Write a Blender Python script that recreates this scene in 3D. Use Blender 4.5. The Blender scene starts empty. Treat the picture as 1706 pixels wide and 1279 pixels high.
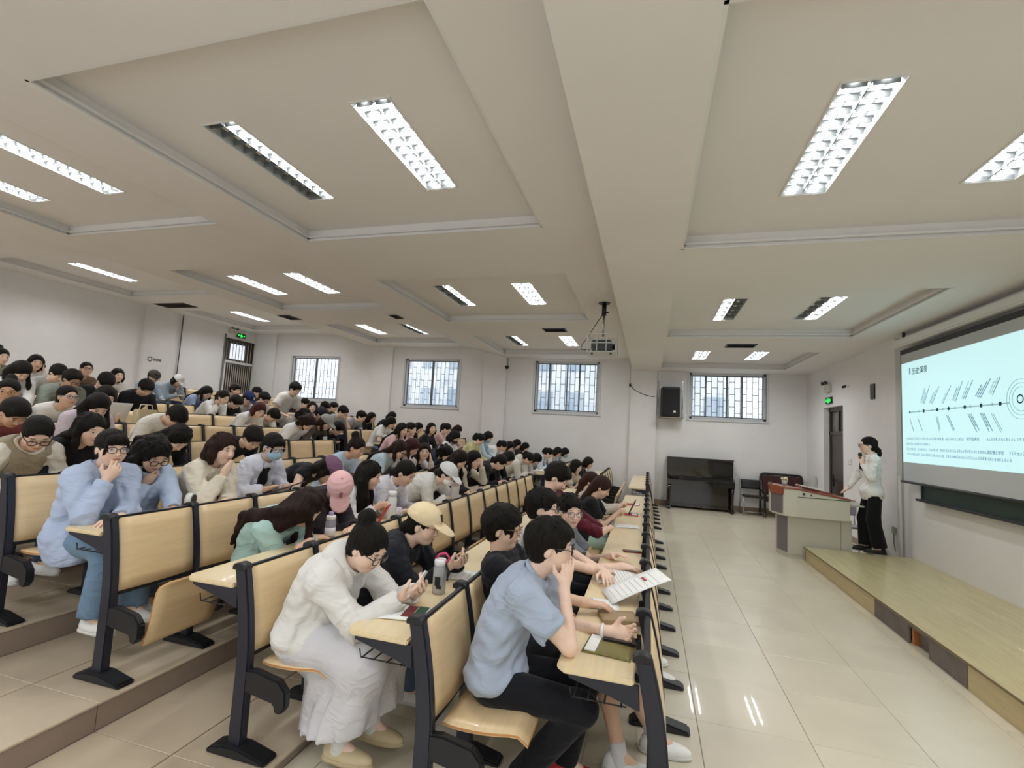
# Lecture hall with tiered benches, students and a presenter at the screen.
import bpy, bmesh, math, random
import numpy as np
from mathutils import Vector, Matrix

random.seed(7)
RNG = np.random.default_rng(7)
sc = bpy.context.scene
COL = sc.collection

# ---------------------------------------------------------------- camera
CAM_H = 1.72
F_PX = 806.8
yaw, pit, roll = (math.radians(a) for a in (15.9985, 5.3367, 3.1678))
fwd = Vector((-math.sin(yaw) * math.cos(pit), math.cos(yaw) * math.cos(pit), math.sin(pit)))
rgt = Vector((math.cos(yaw), math.sin(yaw), 0))
upv = rgt.cross(fwd)
rgt, upv = (math.cos(roll) * rgt + math.sin(roll) * upv, -math.sin(roll) * rgt + math.cos(roll) * upv)
cd = bpy.data.cameras.new('camera')
cd.sensor_width = 36
cd.lens = F_PX / 1706 * 36
cd.clip_start = 0.05
cam = bpy.data.objects.new('camera', cd)
COL.objects.link(cam)
M = Matrix((rgt, upv, -fwd)).transposed().to_4x4()
M.translation = Vector((0, 0, CAM_H))
cam.matrix_world = M
sc.camera = cam

# ---------------------------------------------------------------- world, exposure
sc.view_settings.view_transform = 'Standard'
sc.view_settings.look = 'None'
sc.view_settings.gamma = 1
sc.view_settings.use_curve_mapping = False
sc.view_settings.exposure = -0.42
w = bpy.data.worlds.new('sky')
sc.world = w
w.use_nodes = True
bg = w.node_tree.nodes['Background']
bg.inputs[0].default_value = (0.84, 0.92, 1.0, 1)
bg.inputs[1].default_value = 2.6
LAMP_W = 36.0          # watts of every ceiling fixture
sc.cycles.use_denoising = True
sc.cycles.max_bounces = 7
sc.cycles.use_adaptive_sampling = True
sc.cycles.adaptive_threshold = 0.02
sc.cycles.diffuse_bounces = 4
sc.cycles.glossy_bounces = 3
sc.cycles.transmission_bounces = 4
sc.cycles.transparent_max_bounces = 5
sc.cycles.sample_clamp_indirect = 6
sc.cycles.caustics_reflective = False
sc.cycles.caustics_refractive = False

# ---------------------------------------------------------------- helpers
def lin(c):
    if isinstance(c, str):
        c = tuple(int(c[i:i + 2], 16) for i in (0, 2, 4))
    return tuple((v / 255 / 12.92) if v / 255 <= .04045 else ((v / 255 + .055) / 1.055) ** 2.4 for v in c[:3]) + (1.0,)

MATS = {}
def mat(name, col, rough=.5, metal=0.0, spec=.5, var=0.0, vscale=4.0, bump=0.0, bscale=60.0, stretch=None,
        emit=None, estr=0.0, coat=0.0, trans=0.0, sub=0.0, sheen=0.0, alpha=1.0, rand=0.0):
    if name in MATS:
        return MATS[name]
    m = bpy.data.materials.new(name)
    m.use_nodes = True
    nt = m.node_tree
    b = nt.nodes['Principled BSDF']
    c = lin(col)
    b.inputs['Base Color'].default_value = c
    b.inputs['Roughness'].default_value = rough
    b.inputs['Metallic'].default_value = metal
    b.inputs['Specular IOR Level'].default_value = spec
    b.inputs['Coat Weight'].default_value = coat
    b.inputs['Transmission Weight'].default_value = trans
    b.inputs['Sheen Weight'].default_value = sheen
    b.inputs['Alpha'].default_value = alpha
    if sub:
        b.inputs['Subsurface Weight'].default_value = sub
        b.inputs['Subsurface Radius'].default_value = (.02, .008, .004)
        b.inputs['Subsurface Scale'].default_value = .3
    if emit:
        b.inputs['Emission Color'].default_value = lin(emit)
        b.inputs['Emission Strength'].default_value = estr
    vec = None
    if var or bump:
        tc = nt.nodes.new('ShaderNodeTexCoord')
        mp = nt.nodes.new('ShaderNodeMapping')
        nt.links.new(tc.outputs['Object'], mp.inputs['Vector'])
        if stretch:
            mp.inputs['Scale'].default_value = stretch
        if rand:
            oi = nt.nodes.new('ShaderNodeObjectInfo')
            mu = nt.nodes.new('ShaderNodeMath'); mu.operation = 'MULTIPLY'; mu.inputs[1].default_value = 50
            nt.links.new(oi.outputs['Random'], mu.inputs[0])
            nt.links.new(mu.outputs[0], mp.inputs['Location'])
        vec = mp.outputs['Vector']
    if var:
        n = nt.nodes.new('ShaderNodeTexNoise')
        n.inputs['Scale'].default_value = vscale
        n.inputs['Detail'].default_value = 4
        nt.links.new(vec, n.inputs['Vector'])
        r = nt.nodes.new('ShaderNodeMapRange')
        r.inputs['To Min'].default_value = 1 - var
        r.inputs['To Max'].default_value = 1 + var
        r.inputs['From Min'].default_value = .3
        r.inputs['From Max'].default_value = .7
        nt.links.new(n.outputs['Fac'], r.inputs['Value'])
        mx = nt.nodes.new('ShaderNodeVectorMath'); mx.operation = 'SCALE'
        mx.inputs[0].default_value = c[:3]
        nt.links.new(r.outputs['Result'], mx.inputs['Scale'])
        nt.links.new(mx.outputs['Vector'], b.inputs['Base Color'])
    if bump:
        n2 = nt.nodes.new('ShaderNodeTexNoise')
        n2.inputs['Scale'].default_value = bscale
        n2.inputs['Detail'].default_value = 3
        nt.links.new(vec, n2.inputs['Vector'])
        bp = nt.nodes.new('ShaderNodeBump')
        bp.inputs['Strength'].default_value = bump
        bp.inputs['Distance'].default_value = .01
        nt.links.new(n2.outputs['Fac'], bp.inputs['Height'])
        nt.links.new(bp.outputs['Normal'], b.inputs['Normal'])
    MATS[name] = m
    return m

def new_obj(name, data, parent=None, loc=(0, 0, 0), rot=(0, 0, 0), scale=None):
    o = bpy.data.objects.new(name, data)
    COL.objects.link(o)
    o.location = loc
    o.rotation_euler = rot
    if scale:
        o.scale = scale
    if parent is not None:
        o.parent = parent
    return o

def tag(o, label=None, cat=None, group=None, kind=None):
    if label: o['label'] = label
    if cat: o['category'] = cat
    if group: o['group'] = group
    if kind: o['kind'] = kind
    return o

def empty(name, loc=(0, 0, 0), rz=0.0, parent=None):
    o = new_obj(name, None, parent, loc, (0, 0, rz))
    o.empty_display_size = .1
    return o

class MB:
    """collects shapes and links them as one mesh object"""
    def __init__(s):
        s.v = []; s.f = []; s.sm = []
    def _add(s, vs, fs, smooth=False):
        n = len(s.v)
        s.v += [tuple(p) for p in vs]
        s.f += [tuple(i + n for i in q) for q in fs]
        s.sm += [smooth] * len(fs)
        return s
    def box(s, x0, y0, z0, x1, y1, z1):
        vs = [(x, y, z) for z in (z0, z1) for y in (y0, y1) for x in (x0, x1)]
        return s._add(vs, [(0, 2, 3, 1), (4, 5, 7, 6), (0, 1, 5, 4), (2, 6, 7, 3), (0, 4, 6, 2), (1, 3, 7, 5)])
    def prism(s, prof, axis, a, b, smooth=False):
        """polygon prof extruded along axis; prof pairs are the other two axes in cyclic order for 'y' (x,z), 'x' (y,z), 'z' (x,y)"""
        def P(p, t):
            return {'y': (p[0], t, p[1]), 'x': (t, p[0], p[1]), 'z': (p[0], p[1], t)}[axis]
        n = len(prof)
        vs = [P(p, a) for p in prof] + [P(p, b) for p in prof]
        fs = [tuple(range(n)), tuple(range(2 * n - 1, n - 1, -1))]
        s._add(vs, fs)
        k = len(s.v) - 2 * n
        for i in range(n):
            j = (i + 1) % n
            s.f.append((k + i, k + n + i, k + n + j, k + j)); s.sm.append(smooth)
        return s
    def tube(s, pts, r, n=8, cap=True, smooth=True):
        pts = [Vector(p) for p in pts]
        rr = r if isinstance(r, (list, tuple)) else [r] * len(pts)
        base = len(s.v)
        prev = None
        for i, p in enumerate(pts):
            t = (pts[min(i + 1, len(pts) - 1)] - pts[max(i - 1, 0)])
            t = t.normalized() if t.length > 1e-9 else Vector((0, 0, 1))
            if prev is None:
                a = t.orthogonal().normalized()
            else:
                a = (prev - t * prev.dot(t))
                a = a.normalized() if a.length > 1e-6 else t.orthogonal().normalized()
            prev = a
            b = t.cross(a)
            for k in range(n):
                an = 2 * math.pi * k / n
                s.v.append(tuple(p + (a * math.cos(an) + b * math.sin(an)) * rr[i]))
        for i in range(len(pts) - 1):
            for k in range(n):
                k2 = (k + 1) % n
                s.f.append((base + i * n + k, base + i * n + k2, base + (i + 1) * n + k2, base + (i + 1) * n + k)); s.sm.append(smooth)
        if cap:
            s.f.append(tuple(base + k for k in range(n - 1, -1, -1))); s.sm.append(False)
            s.f.append(tuple(base + (len(pts) - 1) * n + k for k in range(n))); s.sm.append(False)
        return s
    def lathe(s, prof, n=16, c=(0, 0, 0), smooth=True):
        base = len(s.v)
        for r, z in prof:
            for k in range(n):
                an = 2 * math.pi * k / n
                s.v.append((c[0] + r * math.cos(an), c[1] + r * math.sin(an), c[2] + z))
        for i in range(len(prof) - 1):
            for k in range(n):
                k2 = (k + 1) % n
                s.f.append((base + i * n + k, base + i * n + k2, base + (i + 1) * n + k2, base + (i + 1) * n + k)); s.sm.append(smooth)
        s.f.append(tuple(base + k for k in range(n - 1, -1, -1))); s.sm.append(False)
        s.f.append(tuple(base + (len(prof) - 1) * n + k for k in range(n))); s.sm.append(False)
        return s
    def grid(s, fn, nu, nv, thick=None, smooth=True):
        """surface fn(u,v) in 0..1; with thick=(dx,dy,dz) a closed slab"""
        base = len(s.v)
        P = [fn(i / nu, j / nv) for i in range(nu + 1) for j in range(nv + 1)]
        s.v += [tuple(p) for p in P]
        q = lambda i, j: base + i * (nv + 1) + j
        for i in range(nu):
            for j in range(nv):
                s.f.append((q(i, j), q(i + 1, j), q(i + 1, j + 1), q(i, j + 1))); s.sm.append(smooth)
        if thick:
            m = len(P)
            s.v += [(p[0] + thick[0], p[1] + thick[1], p[2] + thick[2]) for p in P]
            for i in range(nu):
                for j in range(nv):
                    s.f.append((q(i, j) + m, q(i, j + 1) + m, q(i + 1, j + 1) + m, q(i + 1, j) + m)); s.sm.append(smooth)
            ring = [q(i, 0) for i in range(nu + 1)] + [q(nu, j) for j in range(1, nv + 1)] + [q(i, nv) for i in range(nu - 1, -1, -1)] + [q(0, j) for j in range(nv - 1, 0, -1)]
            for a, b in zip(ring, ring[1:] + ring[:1]):
                s.f.append((b, a, a + m, b + m)); s.sm.append(False)
        return s
    def mesh(s, name, m, bevel=0.0, seg=2):
        me = bpy.data.meshes.new(name)
        me.from_pydata(s.v, [], s.f)
        me.polygons.foreach_set('use_smooth', s.sm)
        bm = bmesh.new(); bm.from_mesh(me)
        bmesh.ops.recalc_face_normals(bm, faces=bm.faces[:])
        if bevel:
            ed = [e for e in bm.edges if len(e.link_faces) == 2 and e.calc_face_angle(0) > .6]
            bmesh.ops.bevel(bm, geom=ed, offset=bevel, segments=seg, affect='EDGES', clamp_overlap=True)
        bm.to_mesh(me); bm.free()
        if m is not None:
            me.materials.append(m)
        me.update()
        return me
    def build(s, name, m, parent=None, loc=(0, 0, 0), rot=(0, 0, 0), bevel=0.0, seg=2):
        return new_obj(name, s.mesh(name, m, bevel, seg), parent, loc, rot)

def struct(o, label=None, cat=None):
    o['kind'] = 'structure'
    if label: o['label'] = label
    if cat: o['category'] = cat
    return o

# ---------------------------------------------------------------- layout numbers (metres)
X_FRONT = 3.68         # screen wall
X_REAR = -12.9         # wall behind the top row
Y_FAR = 13.3           # window wall
Y_NEAR = -1.6          # wall behind the camera
NROW = 12
def row_x(k):          # top of the back of row k
    return (0.0, -.97, -2.0, -3.02)[k] if k < 4 else -4.02 - 1.0 * (k - 4)
def row_floor(k):
    return (0.0, 0.0, .05, .19)[k] if k < 4 else .345 + .149 * (k - 4)
def row_h(k):          # height of the back above its own floor
    return .835 if k == 0 else (.875 if k == 1 else .91)
def riser_x(k):        # step up to row k
    return row_x(k) + .31
MOD = .528             # seat spacing
def row_blocks(k):
    far = 9.80 if k < 3 else 8.70
    n_near = 12 if k < 4 else (11 if k < 5 else 9)
    y0 = (2.17, 2.06, 2.12, 2.16)[k] if k < 4 else 2.2
    n_far = int((13.05 - far) / MOD)
    return [(y0, n_near), (far, n_far)]
# ================================================================ materials of the room
m_wall = mat('wall_paint', (230, 228, 226), rough=.75, var=.035, vscale=1.3, spec=.25)
m_ceil = mat('ceiling_paint', (234, 231, 228), rough=.8, var=.02, vscale=1.0, spec=.2)
m_trimc = mat('cornice_paint', (228, 227, 225), rough=.7)
m_tile = mat('floor_tile_cream', (211, 202, 180), rough=.3, var=.06, vscale=2.2, spec=.5, coat=.15, rand=1)
m_tile2 = mat('tread_tile_tan', (196, 180, 156), rough=.32, var=.10, vscale=2.5, spec=.45, rand=1)
m_riser = mat('riser_tile_brown', (150, 133, 120), rough=.4, var=.08, vscale=3, rand=1)
m_grout = mat('grout_tan', (180, 168, 145), rough=.9)
m_frame = mat('window_frame_white', (205, 206, 208), rough=.45)
m_framed = mat('window_sash_grey', (120, 126, 130), rough=.45)
m_glass = mat('window_glass', (240, 248, 250), rough=.02, trans=1.0, alpha=.25)
m_bar = mat('window_bars', (112, 116, 120), rough=.5)
m_dark = mat('dark_metal', (40, 42, 48), rough=.4)
m_black = mat('black_plastic', (22, 22, 25), rough=.45)
m_door = mat('door_dark_brown', (58, 48, 42), rough=.35, var=.15, vscale=6, stretch=(8, 8, .6))
m_skirt = mat('skirting_tile', (150, 128, 108), rough=.35)
m_stage = mat('stage_laminate', (205, 192, 146), rough=.28, var=.10, vscale=3.5, stretch=(9, .7, 9), rand=1, coat=.2)
m_stagef = mat('stage_front_board', (188, 170, 128), rough=.45, var=.08, vscale=4, stretch=(4, .8, 8), rand=1)
m_stageg = mat('stage_front_grey', (105, 96, 90), rough=.6, var=.15, vscale=5)
m_whitep = mat('white_plastic', (228, 228, 224), rough=.4)
m_lampon = mat('lamp_tube_glow', (255, 255, 255), emit=(246, 250, 255), estr=9.0)
m_refl = mat('lamp_reflector', (225, 228, 228), rough=.25, metal=.6)
m_louv = mat('lamp_louvre', (98, 102, 101), rough=.5)
m_green = mat('exit_sign_green', (20, 200, 60), emit=(30, 255, 90), estr=2.2)
m_chrome = mat('brushed_steel', (170, 172, 175), rough=.3, metal=.9)
m_screen = mat('screen_fabric', (196, 199, 200), rough=.8)
m_slide = mat('slide_light', (120, 140, 142), rough=.9, emit=(212, 253, 255), estr=1.12)
m_chalk = mat('chalkboard_green', (38, 58, 52), rough=.45, var=.1, vscale=4)

# ================================================================ floor
fb = MB().box(row_x(2) + .31, Y_NEAR, -.12, X_FRONT, Y_FAR, -.006)
floor = struct(fb.build('floor', m_grout), 'cream polished tile floor in front of the benches', 'floor')
TX, TY = .626, .6155
def tile_mesh(w, d, t, name, m, bev=.002):
    return MB().box(-w / 2, -d / 2, -t, w / 2, d / 2, 0).mesh(name, m, bevel=bev, seg=1)
tm = tile_mesh(TX - .003, TY - .003, .02, 'floor_tile', m_tile)
ix0 = math.floor((row_x(2) + .31 - .957) / TX)
for i in range(ix0, 5):
    xa, xb = .957 + TX * i, .957 + TX * (i + 1)
    for j in range(-9, 16):
        ya, yb = 4.0 + TY * j, 4.0 + TY * (j + 1)
        x0, x1 = max(xa, row_x(2) + .31), min(xb, X_FRONT)
        y0, y1 = max(ya, Y_NEAR), min(yb, Y_FAR)
        if x1 - x0 < .05 or y1 - y0 < .05 or (x0 > 2.35 and y1 < 8.3):
            continue
        if x1 - x0 > TX - .02 and y1 - y0 > TY - .02:
            new_obj('floor_tile', tm, floor, ((x0 + x1) / 2, (y0 + y1) / 2, random.uniform(-.0006, .0006)))
        else:
            new_obj('floor_tile', tile_mesh(x1 - x0 - .004, y1 - y0 - .004, .02, 'floor_tile', m_tile), floor, ((x0 + x1) / 2, (y0 + y1) / 2, 0))

# tiers: treads and risers
RT = .80
for k in range(2, NROW):
    xf = riser_x(k)
    xb = riser_x(k + 1) if k < NROW - 1 else X_REAR
    z = row_floor(k)
    tiled = k <= 5
    yt = 5.2 if tiled else Y_NEAR
    b = MB().box(xb, Y_NEAR, -.1, xf - .012, Y_FAR, z - .012)
    t = struct(b.build('floor_tier', m_grout if tiled else m_tile2), 'tiled step carrying bench row %d, counted from the stage' % k, 'floor')
    if tiled:
        MB().box(xb, yt, z - .012, xf, Y_FAR, z).build('tread_slab', m_tile2, t)
        MB().box(xf - .012, yt, z - .3, xf, Y_FAR, z - .014).build('riser_slab', m_riser, t)
        n = int((yt - Y_NEAR) / RT) + 1
        half = (xf - xb) / 2
        for j in range(n):
            y1 = yt - RT * j; y0 = max(yt - RT * (j + 1), Y_NEAR)
            if y1 - y0 < .05: continue
            zr = row_floor(k - 1)
            for s in (0, 1):
                new_obj('tread_tile', tile_mesh(half - .003, y1 - y0 - .003, .012, 'tread_tile', m_tile2), t, (xf - half * (s + .5) + (.006 if s == 0 else 0), (y0 + y1) / 2, z))
            MB().box(-.012, y0 - y1 + .002, zr - z, 0, -.002, -.014).build('riser_tile', m_riser, t, (xf, y1, z), bevel=.0015, seg=1)
    else:
        MB().box(xf - .012, Y_NEAR, z - .16, xf, Y_FAR, z - .002).build('riser_slab', m_riser, t)

# ================================================================ walls
WIN = [(-11.40, -9.62, 2.30, 3.74, 2), (-7.23, -5.46, 2.25, 3.71, 2), (-3.13, -1.35, 2.25, 3.69, 4), (.99, 2.79, 2.25, 3.44, 4)]
def window_wall(name, y0, y1, wins, label):
    b = MB(); xs = X_REAR - .3; top = 4.9
    for (xa, xb, za, zb, n) in wins:
        b.box(xs, y0, -.2, xa, y1, top)
        b.box(xa, y0, -.2, xb, y1, za)
        b.box(xa, y0, zb, xb, y1, top)
        xs = xb
    b.box(xs, y0, -.2, X_FRONT + .3, y1, top)
    return struct(b.build(name, m_wall), label, 'wall')
wall_far = window_wall('wall_far', Y_FAR, Y_FAR + .26, WIN, 'off-white long wall with four barred windows')
WIN_UNSEEN = [(xa - .45, xb + .45, 1.0, 3.3, 2) for xa, xb, za, zb, n in WIN]  # unseen openings, made larger to let more daylight onto the ceiling
wall_near = window_wall('wall_near', Y_NEAR - .26, Y_NEAR, WIN_UNSEEN, 'off-white long wall behind the camera')

DOOR_F = (11.0, 12.1, 2.56)          # door in the screen wall: y0, y1, top
b = MB()
b.box(X_FRONT, Y_NEAR, -.2, X_FRONT + .25, DOOR_F[0], 4.9)
b.box(X_FRONT, DOOR_F[1], -.2, X_FRONT + .25, Y_FAR, 4.9)
b.box(X_FRONT, DOOR_F[0], DOOR_F[2], X_FRONT + .25, DOOR_F[1], 4.9)
wall_front = struct(b.build('wall_front', m_wall), 'off-white wall that carries the projection screen', 'wall')
DOOR_R = (12.02, 13.22, 4.12)
zr = row_floor(11)
b = MB()
b.box(X_REAR - .25, Y_NEAR, -.2, X_REAR, DOOR_R[0], 4.9)
b.box(X_REAR - .25, DOOR_R[1], -.2, X_REAR, Y_FAR, 4.9)
b.box(X_REAR - .25, DOOR_R[0], -.2, X_REAR, DOOR_R[1], zr)
b.box(X_REAR - .25, DOOR_R[0], DOOR_R[2], X_REAR, DOOR_R[1], 4.9)
wall_rear = struct(b.build('wall_rear', m_wall), 'off-white wall behind the top row of benches', 'wall')

def trim(bm_, label, m=None):
    return struct(bm_.build('trim_%d' % trim.n, m or m_wall, bevel=.004, seg=1), label, 'trim')
trim.n = 1
for xa, xb in ((-12.9, -12.05), (-8.37, -7.66), (-4.66, -3.98), (-.50, .17)):
    trim(MB().box(xa, Y_FAR - .09, 0, xb, Y_FAR + .01, 4.6), 'shallow white pilaster between wall windows'); trim.n += 1
trim(MB().box(X_FRONT - .06, 8.72, 0, X_FRONT + .01, 9.72, 3.5), 'shallow white pilaster left of the projection screen'); trim.n += 1
trim(MB().box(X_REAR - .01, 9.45, 0, X_REAR + .12, 10.27, 4.5), 'shallow white pilaster on the wall behind the top row'); trim.n += 1
trim(MB().tube([(X_FRONT - .075, 8.60, .2), (X_FRONT - .075, 8.60, 1.35)], .018, 8), 'white cable conduit running down beside the screen', m_whitep); trim.n += 1
struct(MB().box(-.45, Y_FAR - .02, 0, X_FRONT, Y_FAR + .001, .14).build('baseboard_far', m_skirt, bevel=.003, seg=1), 'brown tile skirting below the window wall', 'baseboard')
struct(MB().box(X_FRONT - .02, 8.5, 0, X_FRONT + .001, 11.0, .1).build('baseboard_front', m_skirt, bevel=.003, seg=1), 'brown tile skirting beside the lectern', 'baseboard')
struct(MB().tube([(X_REAR + .04, 10.5, 1.6), (X_REAR + .04, 10.5, 4.45)], .012, 6).build('trim_%d' % trim.n, m_dark), 'thin dark conduit on the wall behind the top row', 'trim'); trim.n += 1

# ================================================================ ceiling: stepped soffits with coffers
ZA, ZB, ZC, ZD, CO = 3.45, 3.75, 4.05, 4.45, .13
BANDS = [(-2.2, .45), (1.9, 4.57), (6.0, 8.68), (10.05, 12.52)]
FIX_Y = (-.76, 3.28, 7.33, 11.28)
def holed(b, x0, x1, y0, y1, holes, z0, z1):
    xs = sorted({x0, x1} | {v for h in holes for v in h[:2] if x0 < v < x1})
    ys = sorted({y0, y1} | {v for h in holes for v in h[2:] if y0 < v < y1})
    for xa, xb in zip(xs, xs[1:]):
        for ya, yb in zip(ys, ys[1:]):
            cx, cy = (xa + xb) / 2, (ya + yb) / 2
            if not any(h[0] < cx < h[1] and h[2] < cy < h[3] for h in holes):
                b.box(xa, ya, z0, xb, yb, z1)
def soffit(name, x0, x1, z, c0, c1, fixt, label):
    """flat soffit x0..x1 at height z with coffers c0..c1"""
    b = MB()
    holed(b, x0, x1, Y_NEAR, Y_FAR, [(c0, c1, a, e) for a, e in BANDS], z, z + CO)
    holed(b, x0, x1, Y_NEAR, Y_FAR, [(fx - .145, fx + .145, fy - .605, fy + .605) for fx in fixt for fy in FIX_Y], z + CO, z + CO + .095)
    o = struct(b.build(name, m_ceil), label, 'ceiling')
    for (a, e) in BANDS[1:]:
        t = MB()
        for (p, q, dz0, dz1) in ((.035, .0, .035, .055), (.02, 0, .0, .012)):
            t.box(c0, a, z + dz0, c0 + p, e, z + dz1); t.box(c1 - p, a, z + dz0, c1, e, z + dz1)
            t.box(c0, a, z + dz0, c1, a + p, z + dz1); t.box(c0, e - p, z + dz0, c1, e, z + dz1)
        t.build('cornice', m_trimc, o)
    return o
ceil_a = soffit('ceiling', -.46, X_FRONT + .05, ZA, .24, 3.04, (1.05, 2.17), 'low coffered ceiling over the stage')
ceil_b = soffit('ceiling', -3.9, -.46, ZB, -3.87, -1.08, (-3.17, -1.88), 'coffered ceiling strip over the front benches')
ceil_c = soffit('ceiling', -8.35, -5.2, ZC, -7.83, -5.21, (-7.21, -5.99), 'coffered ceiling strip over the middle benches')
ceil_d = soffit('ceiling', X_REAR - .05, -9.8, ZD, -12.35, -9.81, (-11.29, -10.05), 'high coffered ceiling over the top benches')
for (xa, za, xb, zb, lab) in ((-3.9, ZB, -5.2, ZC, 'sloping ceiling band above the fourth bench row'), (-8.35, ZC, -9.8, ZD, 'sloping ceiling band above the eighth bench row')):
    struct(MB().prism([(xa, za), (xb, zb), (xb, zb + .4), (xa, za + .5)], 'y', Y_NEAR, Y_FAR).build('ceiling', m_ceil), lab, 'ceiling')
struct(MB().box(-.461, Y_NEAR, ZA + .15, -.40, Y_FAR, ZB + .2).build('ceiling', m_ceil), 'dropped edge where the stage ceiling meets the bench ceiling', 'ceiling')
struct(MB().box(X_REAR - .5, Y_NEAR - .4, 4.88, X_FRONT + .4, Y_FAR + .4, 5.0).build('roof', m_wall), 'concrete roof slab above the ceiling', 'roof')

# ================================================================ windows
def window(n, xa, xb, za, zb, panes, yw, s):
    """s=+1: wall face toward -y (far wall), outside is +y"""
    root = empty('window_%d' % n, ((xa + xb) / 2, yw, za))
    W, H = xb - xa, zb - za
    def bx(x0, y0, z0, x1, y1, z1, nm, m, bev=.004):
        ys = sorted((y0 * s, y1 * s))
        return MB().box(x0, ys[0], z0, x1, ys[1], z1).build(nm, m, root, bevel=bev, seg=1)
    t = .055
    f = MB()
    for (x0, z0, x1, z1) in ((-W / 2, 0, W / 2, t), (-W / 2, H - t, W / 2, H), (-W / 2, 0, -W / 2 + t, H), (W / 2 - t, 0, W / 2, H)):
        ys = sorted((.05 * s, .13 * s)); f.box(x0, ys[0], z0, x1, ys[1], z1)
    f.build('window_frame', m_frame, root)
    bx(-W / 2 - .07, -.03, -.05, W / 2 + .07, .06, 0, 'window_sill', m_frame)
    for sg in (-1, 1):
        bx(min(sg * W / 2, sg * (W / 2 + .06)), -.012, -.05, max(sg * W / 2, sg * (W / 2 + .06)), .05, H, 'window_casing', m_frame)
    if panes == 2:
        edges = [-W / 2 + t, 0, W / 2 - t]
    else:
        q = W - 2 * t
        edges = [-W / 2 + t, -W / 2 + t + .20 * q, -W / 2 + t + .5 * q, -W / 2 + t + .71 * q, W / 2 - t]
    for i in range(len(edges) - 1):
        a, e = edges[i], edges[i + 1]
        g = .022 if panes == 4 else .03
        sash = MB()
        ys = sorted(((.06 + .02 * (i % 2)) * s, (.09 + .02 * (i % 2)) * s))
        for (x0, z0, x1, z1) in ((a, t, e, t + .03), (a, H - t - .03, e, H - t), (a, t, a + g, H - t), (e - g, t, e, H - t)):
            sash.box(x0, ys[0], z0, x1, ys[1], z1)
        so = sash.build('window_sash', m_framed, root)
        yy = (ys[0] + ys[1]) / 2
        MB().box(a + g, yy - .003, t + .03, e - g, yy + .003, H - t - .03).build('pane', m_glass, so)
    # security bars outside, brick-like pattern
    nb = max(8, int(W / .135))
    bars = []
    for i in range(1, nb):
        x = -W / 2 + W * i / nb
        MB().box(x - .008, .2 * s - .008, .0, x + .008, .2 * s + .008, H).build('bar', m_bar, root)
    for i in range(nb):
        x0 = -W / 2 + W * i / nb; x1 = -W / 2 + W * (i + 1) / nb
        for j in range(4):
            z = H * (.16 + .27 * j + (.135 if i % 2 else 0))
            if z < H - .03:
                MB().box(x0, .2 * s - .005, z - .008, x1, .2 * s + .005, z + .008).build('bar', m_bar, root)
    return struct(root)
WL = ['two-pane barred window nearest the top row of benches', 'two-pane barred window between the pilasters above the middle benches', 'four-pane barred window behind the hanging projector', 'four-pane barred window beside the wall loudspeaker']
for i, (xa, xb, za, zb, n) in enumerate(WIN):
    o = window(i + 1, xa, xb, za, zb, n, Y_FAR, 1)
    o['label'] = WL[i]; o['category'] = 'window'
for i, (xa, xb, za, zb, n) in enumerate(WIN_UNSEEN):  # frames of the unseen windows added for daylight
    r = empty('window_%d' % (i + 5), ((xa + xb) / 2, Y_NEAR, za)); W, H = xb - xa, zb - za
    f = MB()
    for (x0, z0, x1, z1) in ((-W / 2, 0, W / 2, .05), (-W / 2, H - .05, W / 2, H), (-W / 2, 0, -W / 2 + .05, H), (W / 2 - .05, 0, W / 2, H), (-.03, 0, .03, H)):
        f.box(x0, -.13, z0, x1, -.05, z1)
    f.build('window_frame', m_frame, r)
    struct(r, 'unseen window enlarged for daylight behind the camera, number %d from the top row' % (i + 1), 'window')

# outside: a pale building and greenery seen through the windows
m_bld = mat('outside_facade', (205, 205, 205), rough=.8, var=.08, vscale=.8)
m_bldw = mat('outside_windows', (120, 135, 150), rough=.3)
m_leaf = mat('outside_leaves', (110, 140, 70), rough=.8, var=.3, vscale=3)
r = empty('outside_building', (0, 30, 0))
MB().box(-20, 0, -6, 5, 6, 9).build('wall', m_bld, r)
for i in range(12):
    for j in range(2):
        MB().box(-19 + 2 * i, -.05, 2.5 + 3 * j, -17.9 + 2 * i, 0, 4.2 + 3 * j).build('window', m_bldw, r)
tag(r, 'pale building standing outside beyond the barred windows', 'building')

# ================================================================ doors
r = empty('door_1', (X_FRONT, (DOOR_F[0] + DOOR_F[1]) / 2, 0))
w2 = (DOOR_F[1] - DOOR_F[0]) / 2; H = DOOR_F[2]
f = MB()
for (a, z0, e, z1) in ((-w2, 0, -w2 + .07, H), (w2 - .07, 0, w2, H), (-w2, H - .08, w2, H), (-w2, 1.98, w2, 2.05)):
    f.box(.1, a, z0, .2, e, z1)
f.build('door_frame', m_door, r)
MB().box(.12, -w2 + .07, 0.01, .17, w2 - .07, 1.98).build('door_leaf', m_door, r, bevel=.004, seg=1)
MB().box(.10, -.03, 2.05, .18, .03, H - .08).build('transom_mullion', m_door, r)
m_tr = mat('transom_glass', (120, 122, 118), rough=.2)
for s in (-1, 1):
    p = MB().box(.15, s * .03 if s > 0 else -w2 + .07, 2.05, .155, w2 - .07 if s > 0 else -.03, H - .08).build('pane', m_tr, r)
for i in range(7):
    MB().box(.12, -w2 + .12 + i * .055, 2.05, .13, -w2 + .132 + i * .055, H - .08).build('bar', m_bar, r)
h = MB().tube([(.12, w2 - .17, 1.02), (.06, w2 - .17, 1.02), (.06, w2 - .3, 1.02)], .012, 8)
h.box(.105, w2 - .2, .9, .12, w2 - .14, 1.14)
h.build('door_handle', m_black, r)
struct(r, 'dark brown door with glazed transom beside the lectern', 'door')

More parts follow.
